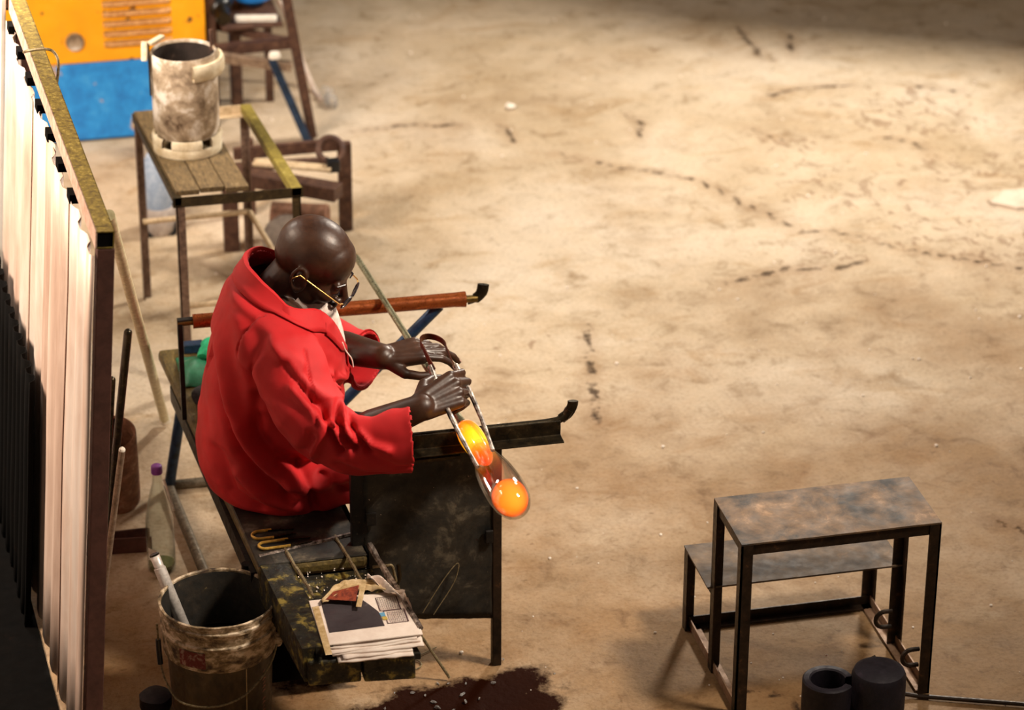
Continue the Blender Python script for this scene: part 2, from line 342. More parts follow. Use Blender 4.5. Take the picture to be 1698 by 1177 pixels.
wn = mth(t, 'MULTIPLY_ADD', mth(t, 'SUBTRACT', nz(t, 9, 7, .7), .5), .22, attr('wet'))
wk = t.nodes.new('ShaderNodeMapRange'); L(t, wn, wk.inputs[0]); wk.inputs[1].default_value = .02; wk.inputs[2].default_value = -.02; wk.inputs[3].default_value = 0; wk.inputs[4].default_value = 1
base = mixc(t, mth(t, 'MULTIPLY', wk.outputs[0], 1.0), base, (.030, .008, .0025))
du = t.nodes.new('ShaderNodeMapRange'); L(t, mth(t, 'MULTIPLY_ADD', mth(t, 'SUBTRACT', nz(t, 1.6, 7, .65), .5), 2.2, attr('dirt_falloff')), du.inputs[0]); du.inputs[3].default_value = 0; du.inputs[4].default_value = .85
base = mixc(t, du.outputs[0], base, mixc(t, 1.0, base, (.44, .285, .125), 'MULTIPLY'))  # brown dust plus light falloff toward the near end, painted in
L(t, base, p.inputs['Base Color'])
rg = t.nodes.new('ShaderNodeMapRange'); L(t, nz(t, 5, 6), rg.inputs[0]); rg.inputs[3].default_value = .55; rg.inputs[4].default_value = .85
L(t, rg.outputs[0], p.inputs['Roughness']); L(t, mth(t, 'MULTIPLY_ADD', wk.outputs[0], -.27, .3), p.inputs['Specular IOR Level'])
hgt = mth(t, 'MULTIPLY_ADD', ck.outputs[0], -1.2, mth(t, 'MULTIPLY_ADD', pith, -.5, mth(t, 'ADD', nz(t, 6, 8, .65), mth(t, 'MULTIPLY', nz(t, 40, 6, .6), .35))))
bump(t, p, hgt, .55, .018)
me.materials.append(m)
fo = bpy.data.objects.new('floor', me); COL.objects.link(fo); tag(fo, kind='structure')
# unseen board added beyond the frame to shade the floor's far end
g = MB(); g.hexa([(3.75, 11.22, 1.88), (7.5, 9.36, 1.85), (7.55, 9.46, 1.85), (3.8, 11.32, 1.88)], [(3.75, 11.22, 3.8), (7.5, 9.36, 3.8), (7.55, 9.46, 3.8), (3.8, 11.32, 3.8)]); go = g.build('shade_board_1', 'brown_steel'); tag(go, kind='structure')

# ------------------------------------------------------------------ corrugated wall on the left
W0 = V3(.40, 6.69, 0); WA = V3(-.043, 1, 0).normalized(); WU = V3(.125, 0, 1.52).normalized(); WN = WU.cross(WA).normalized()
if WN.x > 0: WN = -WN     # to the left
def wp(s, h, t): return W0+WA*s+WU*h+WN*t
wall = thing('wall_left', (.4, 6.69, 0), kind='structure')
def corr(s0, s1, h0, h1, t0, pitch=.15, amp=.0065, n=10, th=.002):
    b = MB(); k = int((s1-s0)/pitch*n)
    def f(u, v):
        s = s0+(s1-s0)*u; ph = (s/pitch) % 1
        y = amp*max(-1, min(1, 2.2*math.sin(2*PI*ph)))
        return wp(s, h0+(h1-h0)*v, t0+y+.004*noise.noise(Vector((s*4, v*3, t0*50))))
    b.grid(f, k, 6); return b
for i in range(5):
    s0 = -.005+i*.36; top = 1.475-(.012 if i % 2 else 0)
    corr(s0, min(s0+.385, 1.70), .02 if i < 3 else .05, top, .017+.004*(i % 2)).build('corrugated_sheet', 'sheet', wall, smooth=True, solid=.0015)
for i in range(12):
    b = MB(); s = .40+i*.21-.06
    b.hexa([wp(s+a, h, tt) for a, h, tt in ((0,1.468,.0),(.05,1.468,.0),(.05,1.468,.027),(0,1.468,.027))], [wp(s+a, h, tt) for a, h, tt in ((0,1.492,.0),(.05,1.492,.0),(.05,1.492,.027),(0,1.492,.027))])
    b.build('dark_notch', 'matte_black', wall)  # black blocks paint the dark gaps between sheet crests and tube
b = MB()   # square tube: four walls, open near end
HW = .0225
for (s_, h_, a_, c_) in ((0, HW-.0015, 1, 0), (0, -HW+.0015, 1, 0)):
    b.hexa([wp(q, 1.515+h_-.0015, r_) for q, r_ in ((0,-.034),(3.6,-.034),(3.6,.011),(0,.011))], [wp(q, 1.515+h_+.0015, r_) for q, r_ in ((0,-.034),(3.6,-.034),(3.6,.011),(0,.011))])
b.hexa([wp(q, 1.4925, r_) for q, r_ in ((0,-.034),(3.6,-.034),(3.6,-.031),(0,-.031))], [wp(q, 1.5375, r_) for q, r_ in ((0,-.034),(3.6,-.034),(3.6,-.031),(0,-.031))])
b.hexa([wp(q, 1.4925, r_) for q, r_ in ((.03,-.030),(.034,-.030),(.034,.009),(.03,.009))], [wp(q, 1.5375, r_) for q, r_ in ((.03,-.030),(.034,-.030),(.034,.009),(.03,.009))])
b.build('top_tube', 'olive_beam', wall)
b = MB(); b.hexa([wp(q, 1.4945, r_) for q, r_ in ((.003,-.031),(.006,-.031),(.006,.009),(.003,.009))], [wp(q, 1.5355, r_) for q, r_ in ((.003,-.031),(.006,-.031),(.006,.009),(.003,.009))]); b.build('hollow_shade', 'matte_black', wall)  # black plate paints the shade inside the open tube end
b = MB(); b.hexa([wp(q, 1.4925, r_) for q, r_ in ((0,.008),(3.6,.008),(3.6,.012),(0,.012))], [wp(q, 1.5375, r_) for q, r_ in ((0,.008),(3.6,.008),(3.6,.012),(0,.012))])
b.build('top_tube_side', 'beam_pink', wall)
b = MB(); b.hexa([wp(q, 0, r_) for q, r_ in ((0,-.042),(.045,-.042),(.045,.004),(0,.004))], [wp(q, 1.49, r_) for q, r_ in ((0,-.036),(.045,-.036),(.045,.006),(0,.006))])
b.build('post', 'post_brown', wall, bevel=.002)
b = MB(); b.hexa([wp(q, 0, r_) for q, r_ in ((1.6,-.036),(1.645,-.036),(1.645,.006),(1.6,.006))], [wp(q, 1.49, r_) for q, r_ in ((1.6,-.036),(1.645,-.036),(1.645,.006),(1.6,.006))])
b.build('post', 'post_brown', wall, bevel=.002)
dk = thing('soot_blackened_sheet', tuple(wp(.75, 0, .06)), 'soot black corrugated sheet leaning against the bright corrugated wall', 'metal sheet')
corr(.74, 2.9, .0, .765, .055, pitch=.09, amp=.009).build('sheet', 'matte_black', dk, smooth=True, solid=.002)
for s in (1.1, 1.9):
    b = MB(); b.bar(wp(s, .03, .03), wp(s, .70, .03), .02, .012); b.build('batten', 'matte_black', dk)
wb = MB(); wb.hexa([wp(q, .02, r_) for q, r_ in ((1.73,.02),(2.45,.02),(2.45,.035),(1.73,.035))], [wp(q, 1.6, r_) for q, r_ in ((1.73,.02),(2.45,.02),(2.45,.035),(1.73,.035))])
tag(wb.build('glare_board', 'white_panel', bevel=.003), 'white board added for the glare at the far end of the corrugated wall', 'board')  # board added where light blows out the view past the wall
pl = MB(); pl.hexa([(-.9, 5.2, .001), (.435, 5.2, .001), (.205, 10.5, .001), (-.9, 10.5, .001)], [(-.9, 5.2, .006), (.435, 5.2, .006), (.205, 10.5, .006), (-.9, 10.5, .006)]); tag(pl.build('floor_shade', 'matte_black'), 'black sheet painting the shade on the floor left of the corrugated wall', 'plate')  # black sheet stands in for the shaded floor beside the wall
# hook over the tube
hk = MB(); c = wp(1.20, 1.53, .0)
hp = [wp(1.24, 1.545, .03), wp(1.21, 1.56, .02), wp(1.19, 1.572, -.02), wp(1.18, 1.565, -.045), wp(1.16, 1.535, -.055), wp(1.155, 1.45, -.047)]
hk.tube(bez(hp, 6), .004, 8); tag(hk.build('wire_hook', 'wire', smooth=True), 'bent wire hook hung over the wall top tube', 'hook')
# pale pipe leaning on the end of the wall
b = MB(); b.tube([(.570, 6.95, 1.46), (.842, 8.58, .016)], .0150, 16); 
pp = thing('pale_pipe', (.84, 8.58, 0), 'long pale brass pipe leaning from floor to the near end of the wall', 'pipe'); b.build('pipe_body', 'bright_pipe', pp, smooth=True)
b = MB(); b.lathe([(.015, 0), (.018, 0), (.018, .03), (.015, .03)], V3(.842, 8.58, .016), (V3(.570, 6.95, 1.46)-V3(.842, 8.58, .016)).normalized()); b.build('end_collar', 'chalk', pp, smooth=True)

# rods leaning on the post
for (a, q, r, mt, lab) in (((.50, 7.36, 0), (.598, 6.93, 1.14), .011, 'gun', 'tallest dark rod leaning beside the brown wall post'),
                      ((.49, 7.25, 0), (.553, 6.97, .99), .010, 'gun', 'shorter dark rod leaning close against the brown wall post'),
                      ((.472, 7.18, 0), (.566, 6.94, .80), .009, 'rust_pale', 'shortest rod with a pale tip leaning by the brown wall post')):
    rd = thing('iron_rod', a, lab, 'rod'); b = MB(); b.tube([a, q], r, 12); b.build('shaft', mt, rd, smooth=True)
    b = MB(); b.ell(q, (r*1.02, r*1.02, r*1.02), 12); b.build('tip', 'chalk' if mt == 'rust_pale' else 'gun', rd, smooth=True)

# ------------------------------------------------------------------ orange and blue machine
mc = thing('machine_cabinet', (1.0, 11.3, 0), 'orange over blue steel machine cabinet with louvres and chipped paint', 'machine')
X0, X1, Y0 = .30, 1.318, 11.01
b = MB(); b.box((X0, Y0, .01), (X1, Y0+.7, .325)); b.build('lower_panel', 'blue', mc, bevel=.006)
b = MB(); b.box((X0, Y0+.004, .327), (X1, Y0+.7, 1.15)); b.build('upper_panel', 'orange', mc, bevel=.006)
b = MB(); b.box((X1+.004, Y0+.05, .0), (X1+.045, Y0+.12, 1.2)); b.build('side_post', 'brown_steel', mc, bevel=.003)
b = MB(); b.lathe([(0, 0), (.026, 0), (.030, .004), (.030, .01), (.034, .01), (.036, -.002)], (.812, Y0+.001, .418), (0, -1, 0), 24); b.build('blanking_plug', 'cyl', mc, smooth=True)
for i in range(7):
    z = .385+i*.0405
    b = MB(); b.grid(lambda u, v: (.925+u*.262, Y0+.004-.020*math.sin(PI*min(1, v*1.15))*(1 if .02 < u < .98 else 0), z+.026*v), 20, 8); b.build('louvre', 'rust_lou', mc, smooth=True)

# ------------------------------------------------------------------ stands behind the pot table
st = thing('steel_trestle', (1.55, 10.95, 0), 'brown steel trestle with raked legs beside the orange machine', 'trestle')
def part(bl, name, mat, parent, **k): return bl.build(name, mat, parent, **k)
b = MB(); b.bar((1.70, 10.86, .01), (1.61, 10.86, .62), .035, .045); part(b, 'leg', 'brown_steel', st, bevel=.002)
b = MB(); b.bar((1.675, 10.80, .01), (1.545, 10.82, .36), .03, .03); part(b, 'leg', 'blue_tube', st, bevel=.002)
b = MB(); b.bar((1.46, 11.25, .005), (1.46, 11.25, .44), .045, .045); part(b, 'leg', 'brown_steel', st, bevel=.002)
b = MB(); b.bar((1.33, 10.88, .39), (1.63, 10.88, .40), .045, .04); part(b, 'cross_bar', 'brown_steel', st, bevel=.002)
b = MB(); b.bar((1.34, 10.82, .385), (1.62, 10.84, .315), .04, .035); part(b, 'cross_bar', 'rust_pale', st, bevel=.002)
b = MB(); b.bar((1.36, 11.2, .38), (1.60, 10.90, .40), .03, .03); part(b, 'cross_bar', 'brown_steel', st, bevel=.002)
b = MB(); b.bar((1.36, 11.18, .01), (1.36, 11.18, .40), .04, .04); part(b, 'leg', 'brown_steel', st, bevel=.002)
b = MB(); b.lathe([(0, 0), (.022, 0), (.024, .006), (.020, .02), (0, .022)], (1.553, 10.80, .372), (0, 0, 1), 20); tag(b.build('glint_disc', 'chalk', smooth=True), 'small white disc painting a lamp reflection on the trestle cross bar', 'disc')  # white disc stands for a lamp's reflection on the bar
dr = thing('motor', (1.42, 11.2, .44), 'black motor lump on the trestle left of the blue drum', 'motor')
b = MB(); b.ell((1.385, 11.12, .49), (.06, .08, .055), 20); part(b.jitter(.012, 14), 'housing', 'black_plastic', dr, smooth=True)
b = MB(); b.tube([(1.385, 11.06, .49), (1.39, 11.0, .47)], .03, 14); part(b, 'shaft_cover', 'gun', dr, smooth=True)
bd = thing('blue_drum', (1.53, 11.28, .40), 'bright blue round drum standing behind the brown trestle', 'drum')
b = MB(); b.lathe([(0, 0), (.04, .004), (.075, .03), (.082, .07), (.082, .20), (.07, .23), (0, .235)], (1.535, 11.24, .437), (0, 0, 1), 28); part(b, 'body', plain('drum_blue', (.015, .20, .62), .4), bd, smooth=True)
b = MB(); b.tube(arc((1.535, 11.24, .672), (1, 0, 0), (0, 0, 1), .04, 0, PI), .005, 8); part(b, 'handle', 'gun', bd, smooth=True)
b = MB(); b.bar((1.44, 11.06, .447), (1.60, 11.03, .447), .035, .02); tag(b.build('white_block', 'chalk', bevel=.004), 'narrow white block lying below the blue drum', 'block')
b = MB(); b.box((1.38, 11.0, .42), (1.62, 11.34, .435)); part(b, 'shelf', 'brown_steel', st, bevel=.003)
b = MB(); b.box((1.585, 11.28, 0), (1.615, 11.31, .42)); part(b, 'leg', 'brown_steel', st)
hs = MB(); hs.tube(bez([(1.60, 11.6, .50), (1.70, 11.5, .30), (1.76, 11.45, .10), (1.79, 11.35, .012), (1.80, 11.24, .012)], 8), .010, 10)
tag(hs.build('white_hose', 'white_hose', smooth=True), 'thin white hose hanging down behind the trestle', 'hose')
b = MB(); 
for k in range(5): b.ell((1.825+.012*math.cos(k*2.1), 11.21+.05*(k-2)/2, .03), (.016, .022, .03), 10)
tag(b.jitter(.01, 30).build('clear_glass_lump', 'glass_bit', smooth=True), 'pale glassy lump lying at the end of the white hose', 'glass')
s2 = thing('low_stand', (1.5, 9.95, 0), 'low brown steel stand with a wide right post behind the pot table', 'stand')
b = MB(); b.box((1.652, 9.955, 0), (1.70, 9.985, .345)); part(b, 'post', 'brown_steel', s2, bevel=.002)
b = MB(); b.box((1.34, 10.17, 0), (1.375, 10.20, .30)); part(b, 'post', 'brown_steel', s2, bevel=.002)
b = MB(); b.box((1.215, 9.86, 0), (1.27, 9.89, .26)); part(b, 'post', 'brown_steel', s2, bevel=.002)
b = MB(); b.bar((1.28, 10.02, .315), (1.665, 10.02, .318), .02, .045); part(b, 'rail', 'brown_steel', s2, bevel=.002)
b = MB(); b.bar((1.22, 9.93, .285), (1.60, 9.66, .285), .07, .05); part(b, 'rail', 'brown_steel', s2, bevel=.002)
b = MB(); b.bar((1.25, 10.0, .27), (1.62, 9.98, .27), .03, .03); part(b, 'rail', 'brown_steel', s2, bevel=.002)
b = MB(); b.bar((1.34, 9.92, .318), (1.60, 9.80, .318), .05, .012); tag(b.build('pale_board', 'tan_bar', bevel=.002), 'short pale board lying across the low brown stand', 'board')
cl = thing('clamp', (1.60, 9.90, .32), 'dark round clamp on the right end of the low brown stand', 'clamp')
b = MB(); b.tube(arc((1.615, 9.90, .35), (1, 0, 0), (0, .6, .8), .045, 0, 2*PI, 24), .012, 8, cap=False); part(b, 'ring', 'brown_steel', cl, smooth=True)
b = MB(); b.box((1.585, 9.80, .30), (1.632, 9.84, .345)); part(b, 'jaw', 'black_plastic', cl, bevel=.004)
b = MB(); b.lathe([(0, 0), (.055, 0), (.055, .20), (.05, .205), (0, .205)], (1.40, 9.93, .095), (1, -.35, 0), 24); tag(b.build('rusty_canister', 'rust_tank', smooth=True), 'rusty canister lying inside the low brown stand', 'canister')
b = MB(); b.lathe([(0, 0), (.085, 0), (.09, .01), (.09, .06), (.085, .07), (.03, .075), (0, .075)], (1.43, 9.72, .09), V3(-.3, -1, .55), 30); gd = b.build('grey_drum_lid', 'grey_drum', smooth=True); tag(gd, 'grey round lid standing tilted behind the pot table', 'lid')
bb = thing('blue_canister', (1.01, 10.12, 0), 'pale blue and grey canister standing under the pot table', 'canister')
b = MB(); b.lathe([(0, .10), (.05, .10), (.052, .11), (.050, .27), (.035, .30), (0, .30)], (1.01, 10.11, 0), (0, 0, 1), 24); part(b, 'body', 'blue_pale', bb, smooth=True)
b = MB(); b.lathe([(0, 0), (.06, 0), (.068, .02), (.068, .08), (.058, .10), (0, .10)], (1.01, 10.11, 0), (0, 0, 1), 24); part(b, 'base', 'grey_drum', bb, smooth=True)
b = MB(); b.tube(arc((1.01, 10.06, .05), (1, 0, 0), (0, 0, -1), .064, 0, PI, 14), .010, 8); part(b, 'rubber_ring', 'black_plastic', bb, smooth=True)

# ------------------------------------------------------------------ pot table and cut-open gas cylinder
pt = thing('pot_table', (1.1, 9.17, 0), 'steel framed table with a short plank top carrying a cut gas cylinder', 'table')
TX0, TX1, TY0, TY1, TH = .935, 1.335, 8.80, 9.55, .69
for i, (x, y, sx, sy, mt) in enumerate(((TX0, TY0, 1, 1, 'steel_leg'), (TX1-.0, TY0, -1, 1, 'dark_rail'), (TX0-.05, TY1, 1, -1, 'steel_leg'), (TX1-.06, TY1, -1, -1, 'steel_leg'))):
    b = MB(); b.box((x, y, 0), (x+sx*.028, y+sy*.004, TH-.03)); b.box((x, y, 0), (x+sx*.004, y+sy*.028, TH-.03)); part(b, 'leg', mt, pt)
b = MB(); b.angle((TX0-.01, TY0, TH-.035), (TX1+.01, TY0, TH-.035), .034, .004, -1, 1); part(b, 'rail', 'dark_rail', pt)
b = MB(); b.angle((TX0-.055, TY1, TH-.035), (TX1-.05, TY1, TH-.035), .034, .004, 1, 1); part(b, 'rail', 'tan_bar', pt)
b = MB(); b.hexa([(TX1-.03, TY0, TH-.03), (TX1+.005, TY0, TH-.03), (TX1-.05, TY1, TH-.03), (TX1-.085, TY1, TH-.03)], [(TX1-.03, TY0, TH), (TX1+.005, TY0, TH), (TX1-.05, TY1, TH), (TX1-.085, TY1, TH)]); part(b, 'rail', 'olive_rail', pt, bevel=.002)
b = MB(); b.hexa([(TX0-.005, TY0, TH-.03), (TX0+.02, TY0, TH-.03), (TX0-.03, TY1, TH-.03), (TX0-.055, TY1, TH-.03)], [(TX0-.005, TY0, TH), (TX0+.02, TY0, TH), (TX0-.03, TY1, TH), (TX0-.055, TY1, TH)]); part(b, 'rail', 'dark_rail', pt, bevel=.002)
for (p_, q_) in (((TX0-.04, TY1-.02, .295), (TX1-.07, TY1-.02, .30)), ((TX1-.07, TY1-.02, .30), (TX1-.01, TY0+.02, .30)), ((TX0+.01, TY0+.02, .30), (TX1, TY0+.02, .30))):
    b = MB(); b.tube([p_, q_], .010, 10); part(b, 'rung', 'tan_bar', pt, smooth=True)  # tan colour carries the light falling on the rungs
for (u0, u1, ya) in ((.0, .075, .0), (.079, .155, .01), (.159, .232, -.004)):
    b = MB(); sl = -.05
    b.hexa([(TX0+.004+u0, TY0+.02+ya, TH-.004), (TX0+.004+u1, TY0+.02+ya, TH-.004), (TX0+u1+sl, TY1-.02, TH-.004), (TX0+u0+sl, TY1-.02, TH-.004)],
           [(TX0+.004+u0, TY0+.02+ya, TH+.014), (TX0+.004+u1, TY0+.02+ya, TH+.014), (TX0+u1+sl, TY1-.02, TH+.014), (TX0+u0+sl, TY1-.02, TH+.014)])
    part(b, 'plank', 'plank', pt, bevel=.002)

gc = thing('cut_gas_cylinder', (1.022, 9.17, .706), 'open cut gas cylinder, pale and heat stained, on the plank table', 'pot')
C0 = V3(1.022, 9.17, .706); R = .108
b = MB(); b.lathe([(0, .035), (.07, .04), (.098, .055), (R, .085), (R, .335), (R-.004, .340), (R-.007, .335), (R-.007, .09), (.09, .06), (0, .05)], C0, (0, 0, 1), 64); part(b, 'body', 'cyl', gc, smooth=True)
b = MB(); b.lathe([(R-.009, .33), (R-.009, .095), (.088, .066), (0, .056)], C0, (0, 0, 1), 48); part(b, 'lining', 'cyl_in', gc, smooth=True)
b = MB()
b.lathe([(R+.004, 0), (R+.006, .025), (R+.004, .03), (R-.003, .03), (R-.003, 0), (R+.004, 0)], C0, (0, 0, 1), 64)
for k in range(5):
    a = k*2*PI/5+.35; b.lathe([(R+.005, .03), (R+.007, .05), (R+.002, .062), (R-.003, .06), (R-.003, .03), (R+.005, .03)], C0, (0, 0, 1), 12, a, a+.92)
part(b, 'foot_ring', 'cream', gc, smooth=True)
b = MB(); b.lathe([(R+.018, .27), (R+.024, .28), (R+.024, .313), (R+.018, .323), (R+.001, .319), (R+.001, .275), (R+.018, .27)], C0, (0, 0, 1), 26, -1.45, .35); part(b, 'collar_piece', 'cream', gc, smooth=True)
b = MB(); b.bar(C0+V3(-R-.006, -.02, .20), C0+V3(-R-.006, -.02, .375), .006, .014); part(b, 'strap', 'gun', gc, bevel=.001)
b = MB(); b.bar(C0+V3(-R+.0, .01, .365), C0+V3(-R+.05, .06, .37), .02, .012); b.bar(C0+V3(-R-.02, -.01, .315), C0+V3(-R-.015, .01, .375), .02, .012); part(b, 'strap', 'cream', gc, bevel=.003)
b = MB(); b.tube([C0+V3(R-.01, .03, .32), C0+V3(R-.013, .035, .39)], .007, 10); part(b, 'handle_stub', 'brown_steel', gc, smooth=True)

# ------------------------------------------------------------------ glassblower's bench
bn = thing('glassblowing_bench', (1.05, 7.6, 0), 'glass worker\'s bench with two rail arms, plank seat and sooty side plate', 'bench')
b = MB(); b.hexa([(.80, 8.27, .385), (1.10, 8.27, .385), (1.20, 6.90, .385), (.905, 6.90, .385)], [(.80, 8.27, .425), (1.10, 8.27, .425), (1.20, 6.90, .425), (.905, 6.90, .425)]); part(b, 'seat', 'seat_wood', bn, bevel=.012)
b = MB(); b.hexa([(.815, 8.1, .33), (.845, 8.1, .33), (.915, 6.95, .33), (.89, 6.95, .33)], [(.815, 8.1, .384), (.845, 8.1, .384), (.915, 6.95, .384), (.89, 6.95, .384)]); part(b, 'seat_bearer', 'black_steel', bn)
b = MB(); b.box((.915, 6.905, .06), (1.205, 6.912, .385)); part(b, 'front_skirt', 'matte_black', bn)
b = MB(); b.hexa([(1.200, 6.915, .10), (1.205, 6.915, .10), (1.165, 7.6, .10), (1.160, 7.6, .10)], [(1.200, 6.915, .43), (1.205, 6.915, .43), (1.165, 7.6, .43), (1.160, 7.6, .43)]); part(b, 'side_skirt', 'matte_black', bn)
b = MB(); b.hexa([(.905, 6.905, .426), (1.198, 6.905, .426), (1.155, 7.45, .426), (.868, 7.45, .426)], [(.907, 6.907, .431), (1.196, 6.907, .431), (1.153, 7.45, .431), (.870, 7.45, .431)]); part(b, 'sooty_plate', 'soot_panel', bn)
# near arm
b = MB(); b.angle((1.20, 6.935, .712), (1.735, 6.935, .712), .046, .005, 1, 1); b.bar((1.20, 6.972, .708), (1.735, 6.972, .708), .035, .034); part(b, 'arm', 'gun', bn, bevel=.002)
b = MB(); hk = [(1.20, 6.972, .735), (1.70, 6.972, .735), (1.735, 6.972, .738), (1.757, 6.972, .748), (1.768, 6.972, .768)]
b.tube(hk, [.010, .010, .010, .012, .013], 12); part(b, 'rail', 'gun', bn, smooth=True)
b = MB(); b.tube(bez([(1.745, 6.972, .742), (1.765, 6.972, .757), (1.776, 6.972, .778), (1.778, 6.972, .793)], 5), .015, 10, flat=(.5, 1)); part(b, 'hook_end', 'gun', bn, smooth=True)
b = MB(); b.bar((1.565, 6.96, 0), (1.565, 6.96, .71), .026, .026); part(b, 'leg', 'table_leg', bn, bevel=.003)
b = MB(); b.bar((1.186, 6.965, .20), (1.186, 6.965, .71), .04, .03); part(b, 'arm_post', 'black_steel', bn, bevel=.003)
b = MB()
def pf(u, v):
    x = 1.199+.361*u; z0 = .20-.045*u; z = z0+(.705-z0)*v
    return (x, 6.95+.006*noise.noise(Vector((x*6, z*6, 3)))+.004*math.sin(u*9)*v, z+(.004*noise.noise(Vector((x*40, 0, 0))) if v in (0, 1) else 0))
b.grid(pf, 24, 24); part(b, 'side_plate', 'soot_panel', bn, smooth=True, solid=.003)
b = MB(); b.box((1.203, 6.936, .495), (1.232, 6.946, .535)); part(b, 'hinge', 'black_steel', bn, bevel=.003)
b = MB(); b.box((1.530, 6.936, .40), (1.552, 6.946, .44)); part(b, 'hinge', 'black_steel', bn, bevel=.003)
b = MB(); b.box((1.24, 6.93, .676), (1.46, 6.946, .684)); part(b, 'wire_trim', 'dark_rail', bn)
# far arm
b = MB(); b.tube([(.815, 7.80, .735), (1.69, 7.775, .735)], .011, 14); part(b, 'rail', 'brass_dark', bn, smooth=True)
b = MB(); b.tube([(.860, 7.799, .735), (1.05, 7.793, .735), (1.10, 7.79, .735), (1.2, 7.789, .736), (1.40, 7.783, .735), (1.62, 7.777, .736), (1.655, 7.776, .735)], [.021, .021, .0212, .0215, .0215, .0215, .0235], 18); part(b, 'copper_sleeve', 'copper', bn, smooth=True)
b = MB(); b.tube(bez([(1.66, 7.776, .728), (1.685, 7.776, .735), (1.703, 7.776, .752), (1.709, 7.776, .778)], 5), [.010]*5+[.014]*5+[.015]*6, 10, flat=(.5, 1.2)); part(b, 'hook_end', 'gun', bn, smooth=True)
b = MB(); b.bar((.822, 7.80, .735), (.822, 7.80, .424), .014, .022); b.bar((.815, 7.80, .742), (.86, 7.80, .742), .02, .008); part(b, 'arm_post', 'black_steel', bn, bevel=.002)
b = MB(); b.tube([(1.58, 7.79, .715), (1.16, 7.80, .30)], .0165, 14); part(b, 'brace', 'blue_tube', bn, smooth=True)
b = MB(); b.tube([(.865, 8.12, .385), (.80, 8.14, .012)], .0165, 14); part(b, 'leg', 'blue_tube', bn, smooth=True)
b = MB(); b.tube([(.80, 8.15, .016), (.875, 7.05, .016)], .0155, 14); part(b, 'floor_rail', 'tube_worn', bn, smooth=True)
b = MB(); b.tube([(.80, 8.15, .018), (1.22, 8.14, .018)], .0145, 14); part(b, 'floor_rail', 'tube_worn', bn, smooth=True)
b = MB(); b.tube([(.885, 7.0, .385), (.872, 7.02, .012)], .014, 12); part(b, 'leg', 'black_steel', bn, smooth=True)
b = MB(); b.tube([(1.16, 7.80, .36), (1.20, 8.12, .012)], .015, 12); part(b, 'leg', 'black_steel', bn, smooth=True)

# ------------------------------------------------------------------ tool tray on the near end of the seat
tr = thing('tool_tray', (1.08, 6.7, .30), 'mossy black steel tool tray with dividers at the near end of the bench', 'tray')
b = MB(); b.hexa([(.958, 6.47, .375), (1.252, 6.44, .375), (1.207, 6.885, .375), (.918, 6.885, .375)], [(.955, 6.47, .395), (1.252, 6.44, .395), (1.207, 6.885, .395), (.915, 6.885, .395)])
part(b, 'tray_floor', 'tray_grime', tr, bevel=.003)
def rim(p, q, a, h, mt, nm='rim'):
    b = MB(); n = 14; P = Vector(p); Q = Vector(q); b.tube([P.lerp(Q, i/n)+noise.noise_vector(P.lerp(Q, i/n)*25)*.0025 for i in range(n+1)], [a*(.85+.3*random.random()) for _ in range(n+1)], 6); part(b, nm, mt, tr)
Z1 = .432
rim((.915, 6.955, Z1-.004), (1.205, 7.02, Z1), .007, 0, 'jack_steel')
rim((1.205, 7.03, Z1-.004), (1.262, 6.50, Z1), .009, 0, 'jack_steel')
rim((.985, 6.985, Z1), (1.022, 6.71, Z1), .005, 0, 'wire', 'divider')
rim((1.13, 7.015, Z1), (1.160, 6.755, Z1), .005, 0, 'wire', 'divider')
rim((1.022, 6.71, Z1-.01), (1.235, 6.74, Z1-.01), .005, 0, 'tray_grime', 'divider')
b = MB(); b.hexa([(.906, 6.90, .33), (.955, 6.47, .33), (.965, 6.47, .33), (.916, 6.90, .33)], [(.906, 6.95, .43), (.95, 6.47, .43), (.985, 6.47, .43), (.945, 6.95, .43)]); part(b.jitter(.004, 20), 'side_wall', 'tray_grime', tr)
b = MB(); b.hexa([(.94, 6.94, .396), (.985, 6.47, .396), (1.03, 6.47, .396), (.985, 6.97, .396)], [(.94, 6.94, .428), (.985, 6.47, .428), (1.03, 6.47, .428), (.985, 6.97, .428)]); part(b.jitter(.003, 20), 'ledge', 'tray_grime', tr)
for i, (xa, xb) in enumerate(((.962, 1.098), (1.104, 1.235))):
    b = MB(); b.hexa([(xa, 6.455-.015*i, .325), (xb, 6.445-.015*i, .325), (xb, 6.50, .325), (xa, 6.50, .325)], [(xa, 6.45-.015*i, .40), (xb, 6.44-.015*i, .40), (xb, 6.50, .40), (xa, 6.50, .40)]); part(b.jitter(.004, 30), 'front_block', 'tray_grime', tr, bevel=.006)
# bits of glass in the tray
b = MB()
for k in range(70):
    x = random.uniform(1.0, 1.2); y = random.uniform(6.74, 6.97); r = random.uniform(.001, .003)
    b.ell((x, y, .399), (r, r*random.uniform(.6, 2), r*.6), 6)
o = b.build('glass_crumbs', 'grit', tr); tag(o, kind='stuff')

